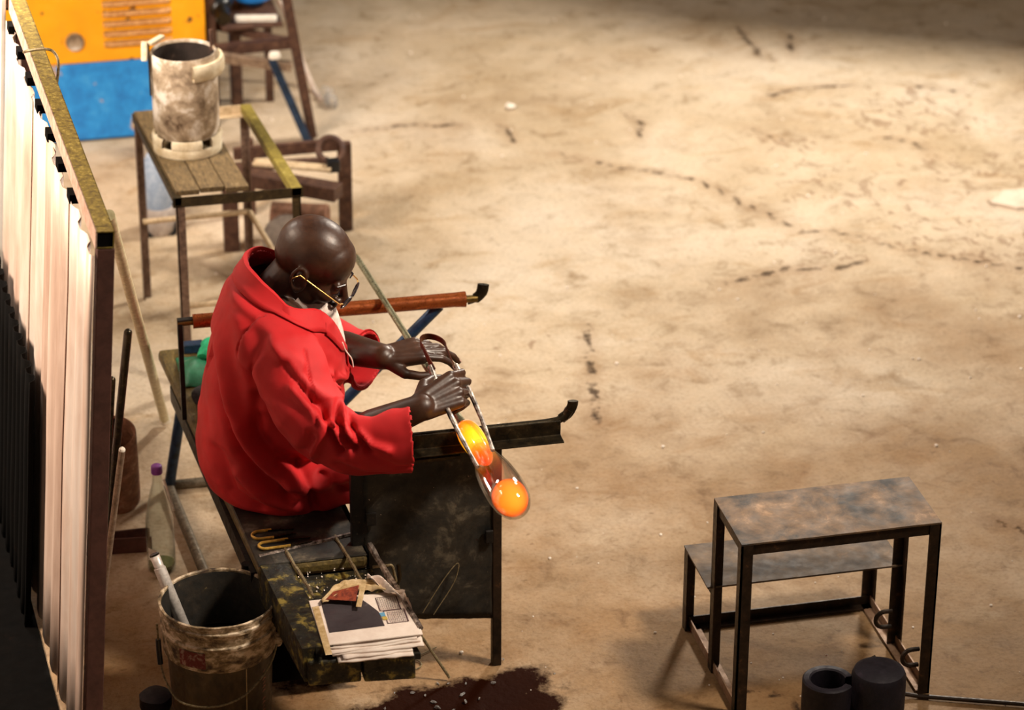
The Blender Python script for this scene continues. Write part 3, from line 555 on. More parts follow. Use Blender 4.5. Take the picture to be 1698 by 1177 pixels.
# newspapers
npp = thing('newspaper_stack', (1.14, 6.56, .40), 'stack of folded newspapers with a dark picture on the tray', 'newspaper')
def sheet(z, x0, x1, y0, y1, rot, amp, seed, nm, mt):
    b = MB(); cx, cy = (x0+x1)/2, (y0+y1)/2
    def f(u, v):
        x = x0+(x1-x0)*u; y = y0+(y1-y0)*v
        e = amp*noise.noise(Vector((x*9+seed, y*5, seed)))*(1-v*.6)
        if v == 0: y += .006*noise.noise(Vector((x*30, seed, 1)))
        if u == 1: x += .006*noise.noise(Vector((y*30, seed, 4)))
        dx, dy = x-cx, y-cy
        return (cx+dx*math.cos(rot)-dy*math.sin(rot), cy+dx*math.sin(rot)+dy*math.cos(rot), z+e)
    b.grid(f, 16, 12); return b.build(nm, mt, npp, smooth=True, solid=.004)
NZ = .402
for i in range(6):
    sheet(NZ+i*.0052, 1.010+.008*(i % 3)+(.03 if i < 2 else 0), 1.262-.008*((i+1) % 3)-(.02 if i < 2 else 0), 6.425+.010*i, 6.66, [-.03, .02, -.01, .035, 0, .01][i], .005, i*3.3, 'newspaper_fold', 'paper')
TZ = NZ+6*.0052
def flatp(pts, mt, nm, dz=.001):
    b = MB(); b.add([(x, y, TZ+dz) for x, y in pts], [tuple(range(len(pts)))]); return b.build(nm, mt, npp)
b = MB(); b.box((1.005, 6.470, TZ-.004), (1.258, 6.695, TZ)); part(b, 'front_page', 'paper', npp, bevel=.0015)
flatp([(1.03, 6.525), (1.175, 6.528), (1.172, 6.60), (1.155, 6.64), (1.13, 6.69), (1.035, 6.69)], 'ink_dark', 'printed_picture')
flatp([(1.003, 6.42), (1.020, 6.42), (1.026, 6.66), (1.008, 6.66)], 'paper_old', 'yellow_margin', .0012)
flatp([(1.174, 6.572), (1.186, 6.572), (1.186, 6.592), (1.172, 6.592)], plain('print_blue', (.12, .32, .5), .8), 'printed_patch', .002)
flatp([(1.176, 6.555), (1.189, 6.555), (1.187, 6.571), (1.175, 6.571)], plain('print_ochre', (.5, .36, .08), .8), 'printed_patch', .002)
def frame(x0, y0, x1, y1):
    for q in ((x0, y0, x1, y0+.002), (x0, y1-.002, x1, y1), (x0, y0, x0+.002, y1), (x1-.003, y0, x1, y1)):
        flatp([(q[0], q[1]), (q[2], q[1]), (q[2], q[3]), (q[0], q[3])], 'ink', 'printed_rule', .0018)
frame(1.176, 6.600, 1.232, 6.668); frame(1.184, 6.535, 1.240, 6.600)
b = MB()
for k in range(9):
    for (x0, y0, y1) in ((1.180+k*.0055, 6.606, 6.662), (1.192+k*.005, 6.54, 6.594)):
        yy = y0
        while yy < y1:
            l = random.uniform(.004, .010); b.add([(x0, yy, TZ+.0016), (x0+.0022, yy, TZ+.0016), (x0+.0022, min(y1, yy+l), TZ+.0016), (x0, min(y1, yy+l), TZ+.0016)], [(0, 1, 2, 3)]); yy += l+.0025
o = b.build('printed_text', 'ink_soft', npp)
# crumpled sheet on top
cr = thing('crumpled_paper', (1.13, 6.69, .435), 'torn crumpled paper strip lying on the newspaper stack', 'paper')
b = MB()
def cf(u, v):
    x = 1.035+.215*u; yb = 6.655+.045*math.sin(PI*u*.8)-.03*u*u; y = yb+.055*v*(.3+.7*math.sin(PI*min(1, u*1.05+.05)))
    return (x, y, .441+.016*math.sin(PI*u)*abs(math.sin(v*7+u*5))+.010*abs(noise.noise(Vector((x*34, y*34, 1)))))
b.grid(cf, 40, 14); part(b, 'torn_sheet', 'paper_old', cr, smooth=True, solid=.0012)
b = MB(); b.grid(lambda u, v: (1.165+.075*u+.012*v, 6.725-.10*u+.028*v, .462+.010*math.sin(u*9+v*5)-.014*u), 18, 6); part(b, 'pale_fold', 'paper', cr, smooth=True, solid=.0015)
b = MB(); b.bar((1.150, 6.692, .467), (1.122, 6.612, .447), .014, .003); part(b, 'paper_strip', 'paper_old', cr, bevel=.0008)
b = MB(); b.add([(1.045, 6.668, .447), (1.12, 6.640, .449), (1.138, 6.69, .466), (1.07, 6.69, .455)], [(0, 1, 2, 3)]); part(b, 'red_print', grime('red_print', (.10, .012, .006), (.30, .05, .015), None, 30, .7, 0, .1), cr)

# brass handled tools by the seat
def loop(name, p, d, wdt, ln, lab):
    o = thing(name, p, lab, 'tool', 'brass tools on the seat'); P = Vector(p); d = Vector(d).normalized(); s = V3(-d.y, d.x, 0)
    pts = [P+d*ln+s*wdt/2, P+d*.02+s*wdt/2]+arc(P+d*.02, -d, s, wdt/2, PI/2, -PI/2, 8)[1:-1]+[P+d*.02-s*wdt/2, P+d*ln-s*wdt/2]
    b = MB(); b.tube(pts, .0042, 8); part(b, 'handle', 'brass', o, smooth=True)
    b = MB(); b.bar(P+d*(ln-.01)+s*wdt/2, P+d*(ln+.06)+s*wdt*.3, .008, .004); b.bar(P+d*(ln-.01)-s*wdt/2, P+d*(ln+.06)-s*wdt*.3, .008, .004); part(b, 'blade', 'gun', o)
loop('brass_tongs', (.912, 7.06, .434), (1, .03, 0), .042, .055, 'upper brass looped tongs behind the tool tray')
loop('brass_tongs', (.918, 6.995, .437), (1, .06, 0), .036, .085, 'lower brass looped tongs nearest the tool tray rim')
# thin rod with a hook, leaning against the tray
b = MB(); b.tube(bez([(1.42, 6.90, .012), (1.36, 6.915, .12), (1.31, 6.918, .22), (1.283, 6.918, .31), (1.275, 6.918, .345), (1.268, 6.92, .375), (1.25, 6.92, .378), (1.215, 6.92, .378)], 6), .0042, 8)
tag(b.build('hooked_rod', 'wire', smooth=True), 'thin hooked rod leaning between tray and side plate', 'rod')
b = MB(); b.tube(bez([(1.287, 6.925, .375), (1.288, 6.920, .335), (1.272, 6.914, .30), (1.270, 6.914, .275)], 5), .006, 8); tag(b.build('bent_pin', 'gun', smooth=True), 'short dark bent pin crossing the hooked rod', 'pin')
b = MB(); b.tube(bez([(1.35, 6.915, .22), (1.41, 6.925, .31), (1.452, 6.930, .355), (1.44, 6.925, .30), (1.38, 6.915, .21)], 8), .0016, 6); tag(b.build('straw', 'wire', smooth=True), 'bent dry straw caught on the sooty side plate', 'straw')
b = MB(); b.tube(bez([(1.09, 6.96, .004), (1.22, 6.98, .004), (1.34, 7.03, .004), (1.42, 7.075, .004)], 6), .0016, 6); b.tube(arc((1.335, 7.0, .004), (1, 0, 0), (0, 1, 0), .026, 0, 2*PI, 24), .002, 6)
tag(b.build('wire_ring', 'wire', smooth=True), 'thin wire with a ring lying on the floor below the newspapers', 'wire')
b = MB(); b.box((.93, 7.01, .0), (.985, 7.05, .02)); tag(b.build('blue_block', 'blue', bevel=.003), 'small blue block on the floor under the tray', 'block')

# things on the far end of the seat
gb = thing('green_bag', (.93, 8.05, .425), 'green plastic bag with knotted top on the bench seat', 'bag')
b = MB(); b.grid(lambda u, v: (.845+.15*u, 7.99+.20*v, .428+.05*math.sin(PI*min(1, v*1.2))*(math.sin(PI*u)**.4 if 0 < u < 1 else 0)+.006*noise.noise(Vector((u*5, v*5, 0)))), 20, 20); part(b, 'bag_body', 'green_vinyl', gb, smooth=True, solid=.002)
b = MB(); b.ell((.955, 8.10, .485), (.050, .045, .035), 32)
b.v = [tuple(Vector(v)+Vector(v).normalized()*0+noise.noise_vector(Vector(v)*28)*.022) for v in b.v]; part(b, 'bag_knot', 'green_cloth', gb, smooth=True)
b = MB(); b.ell((.94, 7.90, .44), (.085, .07, .030), 28); b.jitter(.02, 18, 3); tag(b.build('black_rag', 'dark_cloth', smooth=True), 'black rag heaped beside the green bag', 'rag')
b = MB(); b.ell((.925, 7.80, .438), (.06, .05, .022), 28); b.jitter(.02, 18, 7); tag(b.build('maroon_rag', 'maroon_cloth', smooth=True), 'dark red rag next to the black rag on the seat', 'rag')
b = MB(); b.box((.875, 8.215, .426), (.935, 8.25, .455)); tag(b.build('slate_box', 'blue_tube', bevel=.003), 'small slate blue box at the far end of the seat', 'box')
b = MB(); b.ell((.985, 8.20, .445), (.06, .03, .025), 20); b.jitter(.014, 20, 1); tag(b.build('black_glove', 'dark_cloth', smooth=True), 'black crumpled glove behind the green bag knot', 'glove')

# ------------------------------------------------------------------ blowpipe with hot glass
A = V3(1.385, 8.06, .768); B_ = V3(1.4735, 6.93, .768); ax = (B_-A).normalized()
bp = thing('blowpipe', tuple(B_), 'steel blowpipe resting across both bench arms with glowing glass', 'blowpipe')
b = MB(); b.tube([A, B_-ax*.06, B_-ax*.03, B_], [.0095, .0095, .012, .019], 20); part(b, 'pipe', 'blowpipe', bp, smooth=True)
b = MB(); b.tube([A-ax*.02, A+ax*.04], .0075, 14); part(b, 'mouthpiece', 'brass_dark', bp, smooth=True)
m, t, p = nodes('hot_glass')       # the glow cools along the gather
tc = t.nodes.new('ShaderNodeTexCoord'); sp = t.nodes.new('ShaderNodeSeparateXYZ'); L(t, tc.outputs['Object'], sp.inputs[0])
mr = t.nodes.new('ShaderNodeMapRange'); L(t, mth(t, 'ADD', sp.outputs[1], mth(t, 'MULTIPLY', nz(t, 30, 3), .03)), mr.inputs[0]); mr.inputs[1].default_value = -.02; mr.inputs[2].default_value = -.24
cr_ = ramp(t, mr.outputs[0], [(0, (1, .20, .008)), (.22, (1, .40, .01)), (.45, (1, .46, .02)), (.65, (1, .16, .01)), (.85, (.75, .03, .01)), (1, (.3, .02, .02))])
L(t, cr_, p.inputs['Emission Color']); L(t, cr_, p.inputs['Base Color']); p.inputs['Emission Strength'].default_value = 1.5; p.inputs['Roughness'].default_value = .1; p.inputs['Coat Weight'].default_value = 1
b = MB(); b.lathe([(0, -.006), (.016, -.005), (.024, .0), (.031, .02), (.034, .05), (.034, .08), (.032, .11), (.030, .14), (.026, .165), (.018, .19), (.008, .205), (0, .21)], B_, ax, 32); part(b, 'hot_gather', m, bp, smooth=True)
m = thin_glass('clear_glass', (1, .96, .92), .45, .6, .01)
GB = B_+ax*.13
b = MB()
outp = [(.0325, 0), (.033, .03), (.036, .06), (.0435, .10), (.050, .15), (.0525, .20), (.0525, .245), (.049, .285), (.040, .315), (.025, .334), (0, .342)]
inn = [(r-.0035 if r > .004 else 0, h-(.005 if r < .03 or h > .3 else 0)) for r, h in outp]
b.lathe(outp+inn[::-1], GB, ax, 48); part(b, 'glass_bulb', m, bp, smooth=True)
m, t, p = nodes('hot_core'); lw = t.nodes.new('ShaderNodeLayerWeight'); lw.inputs[0].default_value = .35
cr_ = ramp(t, lw.outputs['Facing'], [(0, (1, .42, .02)), (.22, (1, .28, .016)), (.55, (1, .13, .01)), (1, (1, .03, .005))]); L(t, cr_, p.inputs['Emission Color']); p.inputs['Base Color'].default_value = (1, .2, .03, 1)
p.inputs['Emission Strength'].default_value = 1.05; p.inputs['Roughness'].default_value = .08; p.inputs['Coat Weight'].default_value = 1
b = MB(); b.lathe([(0, .222), (.020, .224), (.036, .234), (.045, .252), (.0465, .268), (.043, .290), (.034, .310), (.018, .325), (0, .331)], GB, ax, 40); part(b, 'molten_end', m, bp, smooth=True)

# ------------------------------------------------------------------ jacks (spring tongs)
jk = thing('jacks', (1.45, 6.95, .8), 'spring steel jacks with a looped end gripping the glowing neck', 'tongs')
LA = V3(1.408, 7.14, .90); RA = V3(1.466, 7.12, .90)
def ribbon(pts, wd, th, nm, mt, nrm):
    P = [Vector(p) for p in pts]; vs = []; fs = []
    for i, p in enumerate(P):
        d = (P[min(i+1, len(P)-1)]-P[max(i-1, 0)]).normalized(); n = Vector(nrm[i] if isinstance(nrm, list) else nrm); n = (n-d*n.dot(d)).normalized(); s = d.cross(n)
        w_ = wd[i] if isinstance(wd, list) else wd
        vs += [p+s*w_/2+n*th/2, p-s*w_/2+n*th/2, p-s*w_/2-n*th/2, p+s*w_/2-n*th/2]
    for i in range(len(P)-1):
        for k in range(4): fs.append((4*i+k, 4*i+(k+1) % 4, 4*i+4+(k+1) % 4, 4*i+4+k))
    fs += [(0, 1, 2, 3), (4*len(P)-4, 4*len(P)-1, 4*len(P)-2, 4*len(P)-3)]
    b = MB(); b.add(vs, fs); return b.build(nm, mt, jk, smooth=True)
tip = V3(1.476, 6.70, .800)
LT = V3(1.448, 6.66, .795); RT = V3(1.506, 6.74, .795)
dd = ((LA+RA)/2-V3(1.475, 6.75, .795)).normalized(); sd = (RA-LA).normalized()
cen = (LA+RA)/2
lp = arc(cen+dd*.03, -sd, dd, .034, -.35, PI+.35, 22)
nr = [(q-(cen+dd*.03)).normalized() for q in lp]
ribbon([LA.lerp(LT, .18)]+lp+[RA.lerp(RT, .18)], .020, .0025, 'spring_loop', 'jack_loop', [Vector((-1, 0, .3))]+nr+[Vector((1, 0, .3))])
for P, Q, sg in ((LA, LT, -1), (RA, RT, 1)):
    n = 16; pts = []
    for i in range(n+1):
        u = .14+.86*i/n; q = P.lerp(Q, u)+V3(sg*.010*math.sin(PI*u), 0, 0); pts.append(q)
    b = MB(); b.tube(pts, [.0085-.003*i/n+.0005*math.sin(i*1.7) for i in range(n+1)], 8, flat=(1, 1)); part(b, 'blade', 'jack_steel', jk, smooth=True)

# ------------------------------------------------------------------ table with step
tb = thing('stepped_table', (2.41, 6.7, 0), 'low dark steel table with a lower step shelf on its far side', 'table')
X0, X1, Y0, Y1, YS, H = 2.135, 2.69, 6.555, 6.815, 7.04, .535; HS = .262
b = MB(); b.grid(lambda u, v: (X0+(X1-X0)*u, Y0+(Y1-Y0)*v, H+.0015*noise.noise(Vector((u*4, v*4, 0)))), 14, 8); part(b, 'table_top', 'table_top', tb, solid=.005)
b = MB(); b.grid(lambda u, v: (X0-.012+(X1-X0+.012)*u, Y1-.01+(YS-Y1+.01)*v, HS), 8, 5); part(b, 'step_top', 'step_top', tb, solid=.005)
LW = .032
for (x, y, sx, sy, h) in ((X0, Y0, 1, 1, H), (X1, Y0, -1, 1, H), (X0, Y1, 1, -1, H), (X1, Y1, -1, -1, H), (X0-.01, YS, 1, -1, HS), (X1, YS, -1, -1, HS)):
    b = MB(); t_ = .005
    b.box((min(x, x+sx*LW), min(y, y+sy*t_), 0.001), (max(x, x+sx*LW), max(y, y+sy*t_), h-.003)); b.box((min(x, x+sx*t_), min(y, y+sy*LW), .001), (max(x, x+sx*t_), max(y, y+sy*LW), h-.003)); part(b, 'leg', 'table_leg', tb)
def rail(p, q, sx, sy, mt='table_leg'):
    b = MB(); b.angle(p, q, .030, .004, sx, sy); part(b, 'rail', mt, tb)
rail((X0+.002, Y0+.004, H-.004), (X1-.002, Y0+.004, H-.004), -1, -1)
rail((X0+.002, Y1-.004, H-.004), (X1-.002, Y1-.004, H-.004), 1, -1)
for x, s in ((X0+.005, 1), (X1-.005, -1)):
    rail((x, Y0+.01, H-.004), (x, Y1-.01, H-.004), s, -1)
    rail((x, Y1, HS-.004), (x, YS-.008, HS-.004), s, -1)
    rail((x+s*.0, Y0+.01, .004), (x, YS-.01, .004), s, 1, 'base_rail')
rail((X0, YS-.006, .004), (X1-.004, YS-.006, .004), 1, 1)
for (y, z0, z1) in ((Y1-.02, .075, .125), (Y0+.02, .085, .135)):
    b = MB(); zc = (z0+z1)/2; r_ = (z1-z0)/2
    pts = [(X1-.03, y, z1)]+[tuple(q) for q in arc((X1-.052, y, zc), (-1, 0, 0), (0, 0, 1), r_, PI/2, -PI/2, 10)]+[(X1-.03, y, z0)]
    b.tube(pts, .0065, 8); part(b, 'rod_hook', 'table_leg', tb, smooth=True)
# split moulds in front
for (x, y, r, h, a0, lab) in ((2.325, 6.36, .068, .215, 2.2, 'shorter black split mould with an open side, in front of the table'), (2.458, 6.34, .072, .245, 0.8, 'taller black rounded mould in front of the table')):
    mo = thing('split_mould', (x, y, 0), lab, 'mould')
    b = MB(); c = V3(x, y, .001)
    if 'shorter' in lab:
        b.lathe([(r, 0), (r, h), (r-.004, h+.004), (r-.018, h+.004), (r-.022, h), (r-.022, .02), (r-.022, 0), (r, 0)], c, (0, 0, 1), 30, -.05, 2*PI-.75)
        b.lathe([(0, .02), (r-.022, .02)], c, (0, 0, 1), 24)
    else:
        b.lathe([(r, 0), (r, h-.02), (r-.006, h-.006), (r-.020, h), (0, h+.003)], c, (0, 0, 1), 36)
    part(b, 'body', 'mould', mo, smooth=True)
    b = MB(); b.lathe([(r+.001, .05), (r+.006, .052), (r+.006, .072), (r+.001, .075)], c, (0, 0, 1), 30); part(b, 'band', 'mould', mo, smooth=True)
b = MB(); b.box((2.386, 6.345, .13), (2.394, 6.375, .175)); o = b.build('mould_pin', 'mould', bevel=.002)
tag(o, 'small black pin joining the two moulds', 'pin')
b = MB(); b.tube(bez([(2.545, 6.62, .10), (2.58, 6.56, .03), (2.64, 6.54, .010), (2.74, 6.50, .010), (3.4, 6.25, .010)], 6), .0065, 8); tag(b.build('thin_rod', 'table_leg', smooth=True), 'thin bent dark rod on the floor right of the moulds', 'rod')

# ------------------------------------------------------------------ bucket
bk = thing('water_bucket', (.785, 6.84, 0), 'large dirty bucket of dark water with wire handle by the wall', 'bucket')
c = V3(.786, 6.85, 0); R0, R1, BH = .130, .156, .38
def br(z): return R0+(R1-.008-R0)*z/BH
b = MB(); b.lathe([(0, .004), (R0-.005, .0), (R0, .006), (br(.27), .27)], c, (0, 0, 1), 64); part(b, 'body', 'bucket_body', bk, smooth=True)
b = MB(); b.lathe([(br(.255)+.004, .235), (br(.26)+.008, .24), (br(.29)+.007, .30), (br(.30)+.010, .305), (br(.31)+.010, .312), (br(.31)+.006, .316), (br(.34)+.006, .345), (br(.35)+.010, .35), (br(.355)+.010, .357), (br(.36)+.006, .36), (R1, .374), (R1+.001, .379), (R1-.004, .381), (R1-.007, .377), (R1-.005, .36)], c, (0, 0, 1), 96)
b.v = [tuple(Vector(v)+noise.noise_vector(Vector(v)*60)*.0012) for v in b.v]; part(b, 'rim_band', 'bucket_rim', bk, smooth=True)
b = MB(); b.lathe([(R1-.0075, .372), (br(.33)-.006, .33), (br(.2)-.006, .2), (br(.1)-.006, .1)], c, (0, 0, 1), 64); part(b, 'inner_wall', 'bucket_in', bk, smooth=True)
b = MB(); b.lathe([(br(.22)-.007, .22), (0, .22)], c, (0, 0, 1), 48); part(b, 'water', 'dark_water', bk, smooth=True)
# wire handle drooping in front, black grip at the left
def hpnt(a, dz): return c+V3(math.cos(a)*(R1+.010), math.sin(a)*(R1+.010), dz)
pts = [hpnt(PI*1.03, .33), hpnt(PI*1.04, .29), hpnt(PI*1.06, .215), hpnt(PI*1.15, .165), hpnt(PI*1.25, .14), hpnt(PI*1.42, .145), hpnt(PI*1.58, .17), hpnt(PI*1.74, .225), hpnt(PI*1.83, .275), hpnt(PI*1.86, .285)]
b = MB(); b.tube(bez(pts, 6), .003, 8); part(b, 'handle', 'wire', bk, smooth=True)
b = MB(); b.tube(bez([hpnt(PI*1.04, .285), hpnt(PI*1.045, .25), hpnt(PI*1.06, .215)], 5), .0075, 10); part(b, 'black_grip', 'black_plastic', bk, smooth=True)
b = MB(); b.ell(hpnt(PI*1.84, .28), (.013, .013, .022), 12); part(b, 'handle_ear', 'bucket_rim', bk, smooth=True)
b = MB(); b.lathe([(br(.25)+.010, .25), (br(.29)+.009, .298)], c, (0, 0, 1), 12, PI*1.22, PI*1.38); part(b, 'red_label', 'label_red', bk, smooth=True)
b = MB(); a = PI*1.62; b.tube([c+V3(math.cos(a)*br(z), math.sin(a)*br(z), z) for z in (0, .1, .235)], .0016, 6); part(b, 'seam', 'paper_old', bk)
b = MB()       # worn red lettering running down the side, too far gone to read
for k in range(13):
    z = .195-k*.0125
    if k == 6: continue
    for j, (da, dz, sl) in enumerate((( -.03, 0, .35), (.03, .002, -.3)) if k % 3 else ((0, 0, .5),)):
        a = PI*1.765+da*.6; q = [a-.035, a+.035]
        P = [c+V3(math.cos(x)*(br(z)+.0012), math.sin(x)*(br(z)+.0012), z+dz+sl*(x-a)*.13) for x in q]
        b.add([P[0], P[1], P[1]+V3(0, 0, .003), P[0]+V3(0, 0, .003)], [(0, 1, 2, 3)])
o = part(b, 'lettering', plain('letter_red', (.42, .16, .10), .6), bk)
tu = thing('steel_tube', (.70, 6.95, .25), 'shiny short metal tube standing in the bucket of dark water', 'tube')
P = V3(.637, 6.985, .455); Q = V3(.712, 6.90, .222)
b = MB(); b.tube([P, P.lerp(Q, .15), P.lerp(Q, .16), Q], [.0125, .0125, .0155, .0165], 20, cap=False); part(b, 'tube_body', 'tube_alu', tu, smooth=True, solid=.0015)
b = MB(); b.tube([P-(Q-P)*.0, P+(Q-P)*.02], .0135, 20); part(b, 'dark_end', 'gun', tu, smooth=True)
b = MB(); b.lathe([(.0, .0), (.035, .0), (.045, .02), (.045, .05), (.03, .06), (0, .062)], (.615, 6.93, 0), (0, 0, 1), 24); b.jitter(.004, 30); tag(b.build('dark_lump', 'mould', smooth=True), 'dark round lump on the floor left of the bucket', 'lump')

# ------------------------------------------------------------------ rusty can, channel and bottle by the wall
rc = thing('rusty_pipe_section', (.632, 8.06, 0), 'rusty open pipe section standing on the floor behind the wall rods', 'pipe')
b = MB(); c2 = V3(.635, 8.10, .022); tl = V3(-.02, -.34, 1)
b.lathe([(.073, .0), (.072, .05), (.070, .285), (.066, .29), (.062, .285), (.060, .03), (0, .03)], c2, tl, 40); b.jitter(.003, 12); part(b, 'body', 'rust_tank', rc, smooth=True)
b = MB(); b.lathe([(.061, .283), (.0595, .035), (0, .034)], c2, tl, 32); part(b, 'inside', 'matte_black', rc, smooth=True)  # inside coloured black for the shade in the opening
b = MB(); b.angle((.50, 7.80, .002), (.705, 7.78, .002), .05, .006, -1, 1); b.box((.50, 7.83, .001), (.705, 7.836, .055)); tag(b.build('steel_channel', 'post_brown'), 'short brown steel channel lying on the floor by the bottle', 'channel')
bo = thing('glass_bottle', (.73, 7.70, 0), 'clear glass bottle with purple cap standing on the floor', 'bottle')
c3 = V3(.722, 7.68, .001)
b = MB(); pr = [(0, .002), (.036, .0), (.042, .006), (.042, .15), (.040, .18), (.028, .24), (.016, .285), (.0135, .31), (.0135, .33)]
b.lathe(pr+[(r-.0025 if r > .003 else 0, h+(.004 if h < .01 else 0)) for r, h in pr[::-1]], c3, (0, 0, 1), 36); part(b, 'glass', 'bottle_glass', bo, smooth=True)
b = MB(); b.lathe([(0, .345), (.012, .345), (.0155, .342), (.0165, .336), (.0165, .32), (.0155, .318), (.0145, .318)], c3, (0, 0, 1), 28); part(b, 'cap', 'purple_cap', bo, smooth=True)
b = MB(); b.lathe([(0, .007), (.038, .009), (.038, .022), (0, .024)], c3, (0, 0, 1), 24); part(b, 'dregs', 'water_green', bo, smooth=True)
b = MB(); b.tube([c3+V3(.018, -.01, .30), c3+V3(.042, -.02, .20)], .0035, 8); part(b, 'straw_label', 'chalk', bo, smooth=True)
b = MB(); b.lathe([(.0425, .045), (.0425, .085)], c3, (0, 0, 1), 6, 3.6, 4.3); part(b, 'torn_label', 'chalk', bo, smooth=True)

# ------------------------------------------------------------------ glass bits on the spill, grit on the floor
spots = [(1.31, 6.86, 1), (1.34, 6.84, .8), (1.355, 6.80, 1.4), (1.44, 6.82, 1.5), (1.385, 6.89, .9), (1.415, 6.885, .7), (1.46, 6.875, .9), (1.535, 6.86, 1.1), (1.26, 6.87, .6), (1.36, 6.77, 1.6), (1.40, 6.75, 1.1), (1.22, 6.80, .8), (1.71, 6.87, .7), (1.44, 6.78, 1.2), (1.585, 6.97, 1.0), (1.48, 6.79, .8)]
src = None
for i, (x, y, s) in enumerate(spots):
    if i % 4 == 0:
        b = MB(); b.ell((x, y, .006), (.009, .006, .0055), 8); b.jitter(.005, 70, i); o = b.build('glass_chip', 'glass_bit'); src = o
    else:
        o = src.copy(); COL.objects.link(o); o.location = (x, y, .001)
    o.rotation_euler.z = i*1.3; o.scale = (s*.75, s*.55, s*.6)
    tag(o, 'small clear glass chip lying on the dark floor spill', 'glass chip', 'glass chips on the dark spill')
b = MB()
for k in range(520):
    x = random.uniform(.9, 5.2); y = random.uniform(6.4, 12.5); r = random.choice((.0015, .002, .0025, .003, .005))
    if k < 90: r *= 1.3
    b.ell((x, y, r*.4), (r, r*random.uniform(.7, 1.4), r*.8), 6)
tag(b.build('floor_grit', 'grit'), 'pale grit scattered over the concrete floor', 'grit', kind='stuff')
for (x, y, s) in ((2.53, 11.0, 1), (1.30, 10.3, .7)):
    b = MB(); b.ell((x, y, .010), (.022*s, .02*s, .012*s), 10); b.jitter(.008, 50, x); tag(b.build('white_pebble', 'chalk', smooth=True), 'white pebble on the open floor right of the trestle' if s == 1 else 'white pebble under the pot table', 'pebble')
b = MB(); b.add([(4.06,9.68,.0),(4.14,9.60,.0),(4.45,9.62,.0),(4.40,9.76,.0),(4.15,9.78,.0)]+[(4.065,9.68,.012),(4.14,9.608,.012),(4.44,9.62,.012),(4.39,9.755,.012),(4.155,9.773,.012)], [(5,6,7,8,9)]+[(i,(i+1)%5,(i+1)%5+5,i+5) for i in range(5)])
tag(b.build('flat_slab', grime('slab', (.6,.47,.36), (.72,.6,.48), None, 6, .7)), 'flat pale slab lying on the floor at the right edge', 'slab')
#PERSON
# ------------------------------------------------------------------ the glass worker
pr_ = thing('person', (1.02, 7.40, 0), 'seated person in a red work coat and glasses, shaping glass with jacks', 'person')
def remesh(b, voxel, smooth=3, fac=.5):
    me = bpy.data.meshes.new('tmp'); me.from_pydata(b.v, [], b.f)
    q = bmesh.new(); q.from_mesh(me); bmesh.ops.recalc_face_normals(q, faces=q.faces); q.to_mesh(me); q.free()
    o = bpy.data.objects.new('tmp', me); COL.objects.link(o)
    r = o.modifiers.new('r', 'REMESH'); r.mode = 'VOXEL'; r.voxel_size = voxel
    if smooth:
        s = o.modifiers.new('s', 'SMOOTH'); s.factor = fac; s.iterations = smooth
    dg = bpy.context.evaluated_depsgraph_get(); dg.update()
    m2 = bpy.data.meshes.new_from_object(o.evaluated_get(dg)); bpy.data.objects.remove(o); bpy.data.meshes.remove(me)
    return m2
def attach(me, name, mat, parent, smooth=True, recenter=True):
    n = len(me.vertices); a = np.empty(n*3, np.float32); me.vertices.foreach_get('co', a); a = a.reshape(-1, 3)-np.array(ORG[parent.name], np.float32)
    me.vertices.foreach_set('co', a.reshape(-1)); me.update(); me.materials.clear(); me.materials.append(M[mat] if isinstance(mat, str) else mat)
    me.polygons.foreach_set('use_smooth', [smooth]*len(me.polygons))
    me.name = name; o = bpy.data.objects.new(name, me); COL.objects.link(o); o.parent = parent; return o

# head frame: F forward, Lf to his left, U up through the crown
HC = V3(1.150, 7.375, 1.082)
yaw, pit, rol = math.radians(-27), math.radians(31), math.radians(4)
F = V3(math.cos(pit)*math.cos(yaw), math.cos(pit)*math.sin(yaw), -math.sin(pit))
Lf = V3(-math.sin(yaw), math.cos(yaw), 0); U = F.cross(Lf)
Lf, U = (Lf*math.cos(rol)+U*math.sin(rol)), (U*math.cos(rol)-Lf*math.sin(rol))
HR = Matrix((F, Lf, U)).transposed()
HS = 1.10
def hp(f, l, u): return HC+(F*f+Lf*l+U*u)*HS
bd_ = MB()
def he(f, l, u, a, b_, c_, n=24, tilt=None): bd_.ell(hp(f, l, u), (a*HS, b_*HS, c_*HS), n, HR @ tilt if tilt else HR)
he(-.014, 0, .032, .098, .078, .088, 40); he(.030, 0, .040, .060, .068, .062, 32); he(-.045, 0, .01, .064, .068, .066, 28)
he(.038, 0, -.028, .054, .061, .062, 28); he(.030, 0, -.070, .052, .054, .038); he(.066, 0, -.098, .022, .026, .018); he(.05, 0, -.085, .035, .042, .03)
for s in (-1, 1):
    he(.060, s*.036, -.034, .029, .024, .026); he(.081, s*.032, -.012, .011, .016, .009); he(.020, s*.050, -.060, .036, .012, .030)
    he(.100, s*.013, -.046, .011, .009, .008)
    # ear
    bd_.tube([hp(-.006+.019*math.cos(a)-.006*math.sin(a), s*(.080+.008*max(0, -math.cos(a))), -.012+.031*math.sin(a)) for a in [k*2*PI/20 for k in range(21)]], .0052, 8)
    he(-.004, s*.077, -.014, .015, .005, .024); he(.002, s*.079, -.042, .010, .006, .011)
bd_.cap(hp(.080, -.036, .006), hp(.080, .036, .006), .013, .013)
bd_.cap(hp(.088, 0, .0), hp(.110, 0, -.038), .009, .012); he(.114, 0, -.041, .012, .012, .010)
he(.094, 0, -.068, .013, .026, .007); he(.090, 0, -.082, .013, .023, .008)
NB = V3(1.045, 7.40, .99)
bd_.cap(hp(-.030, 0, -.045), NB, .060, .064, 24); bd_.cap(hp(-.01, 0, -.065), NB+V3(.05, 0, .0), .050, .055, 24)
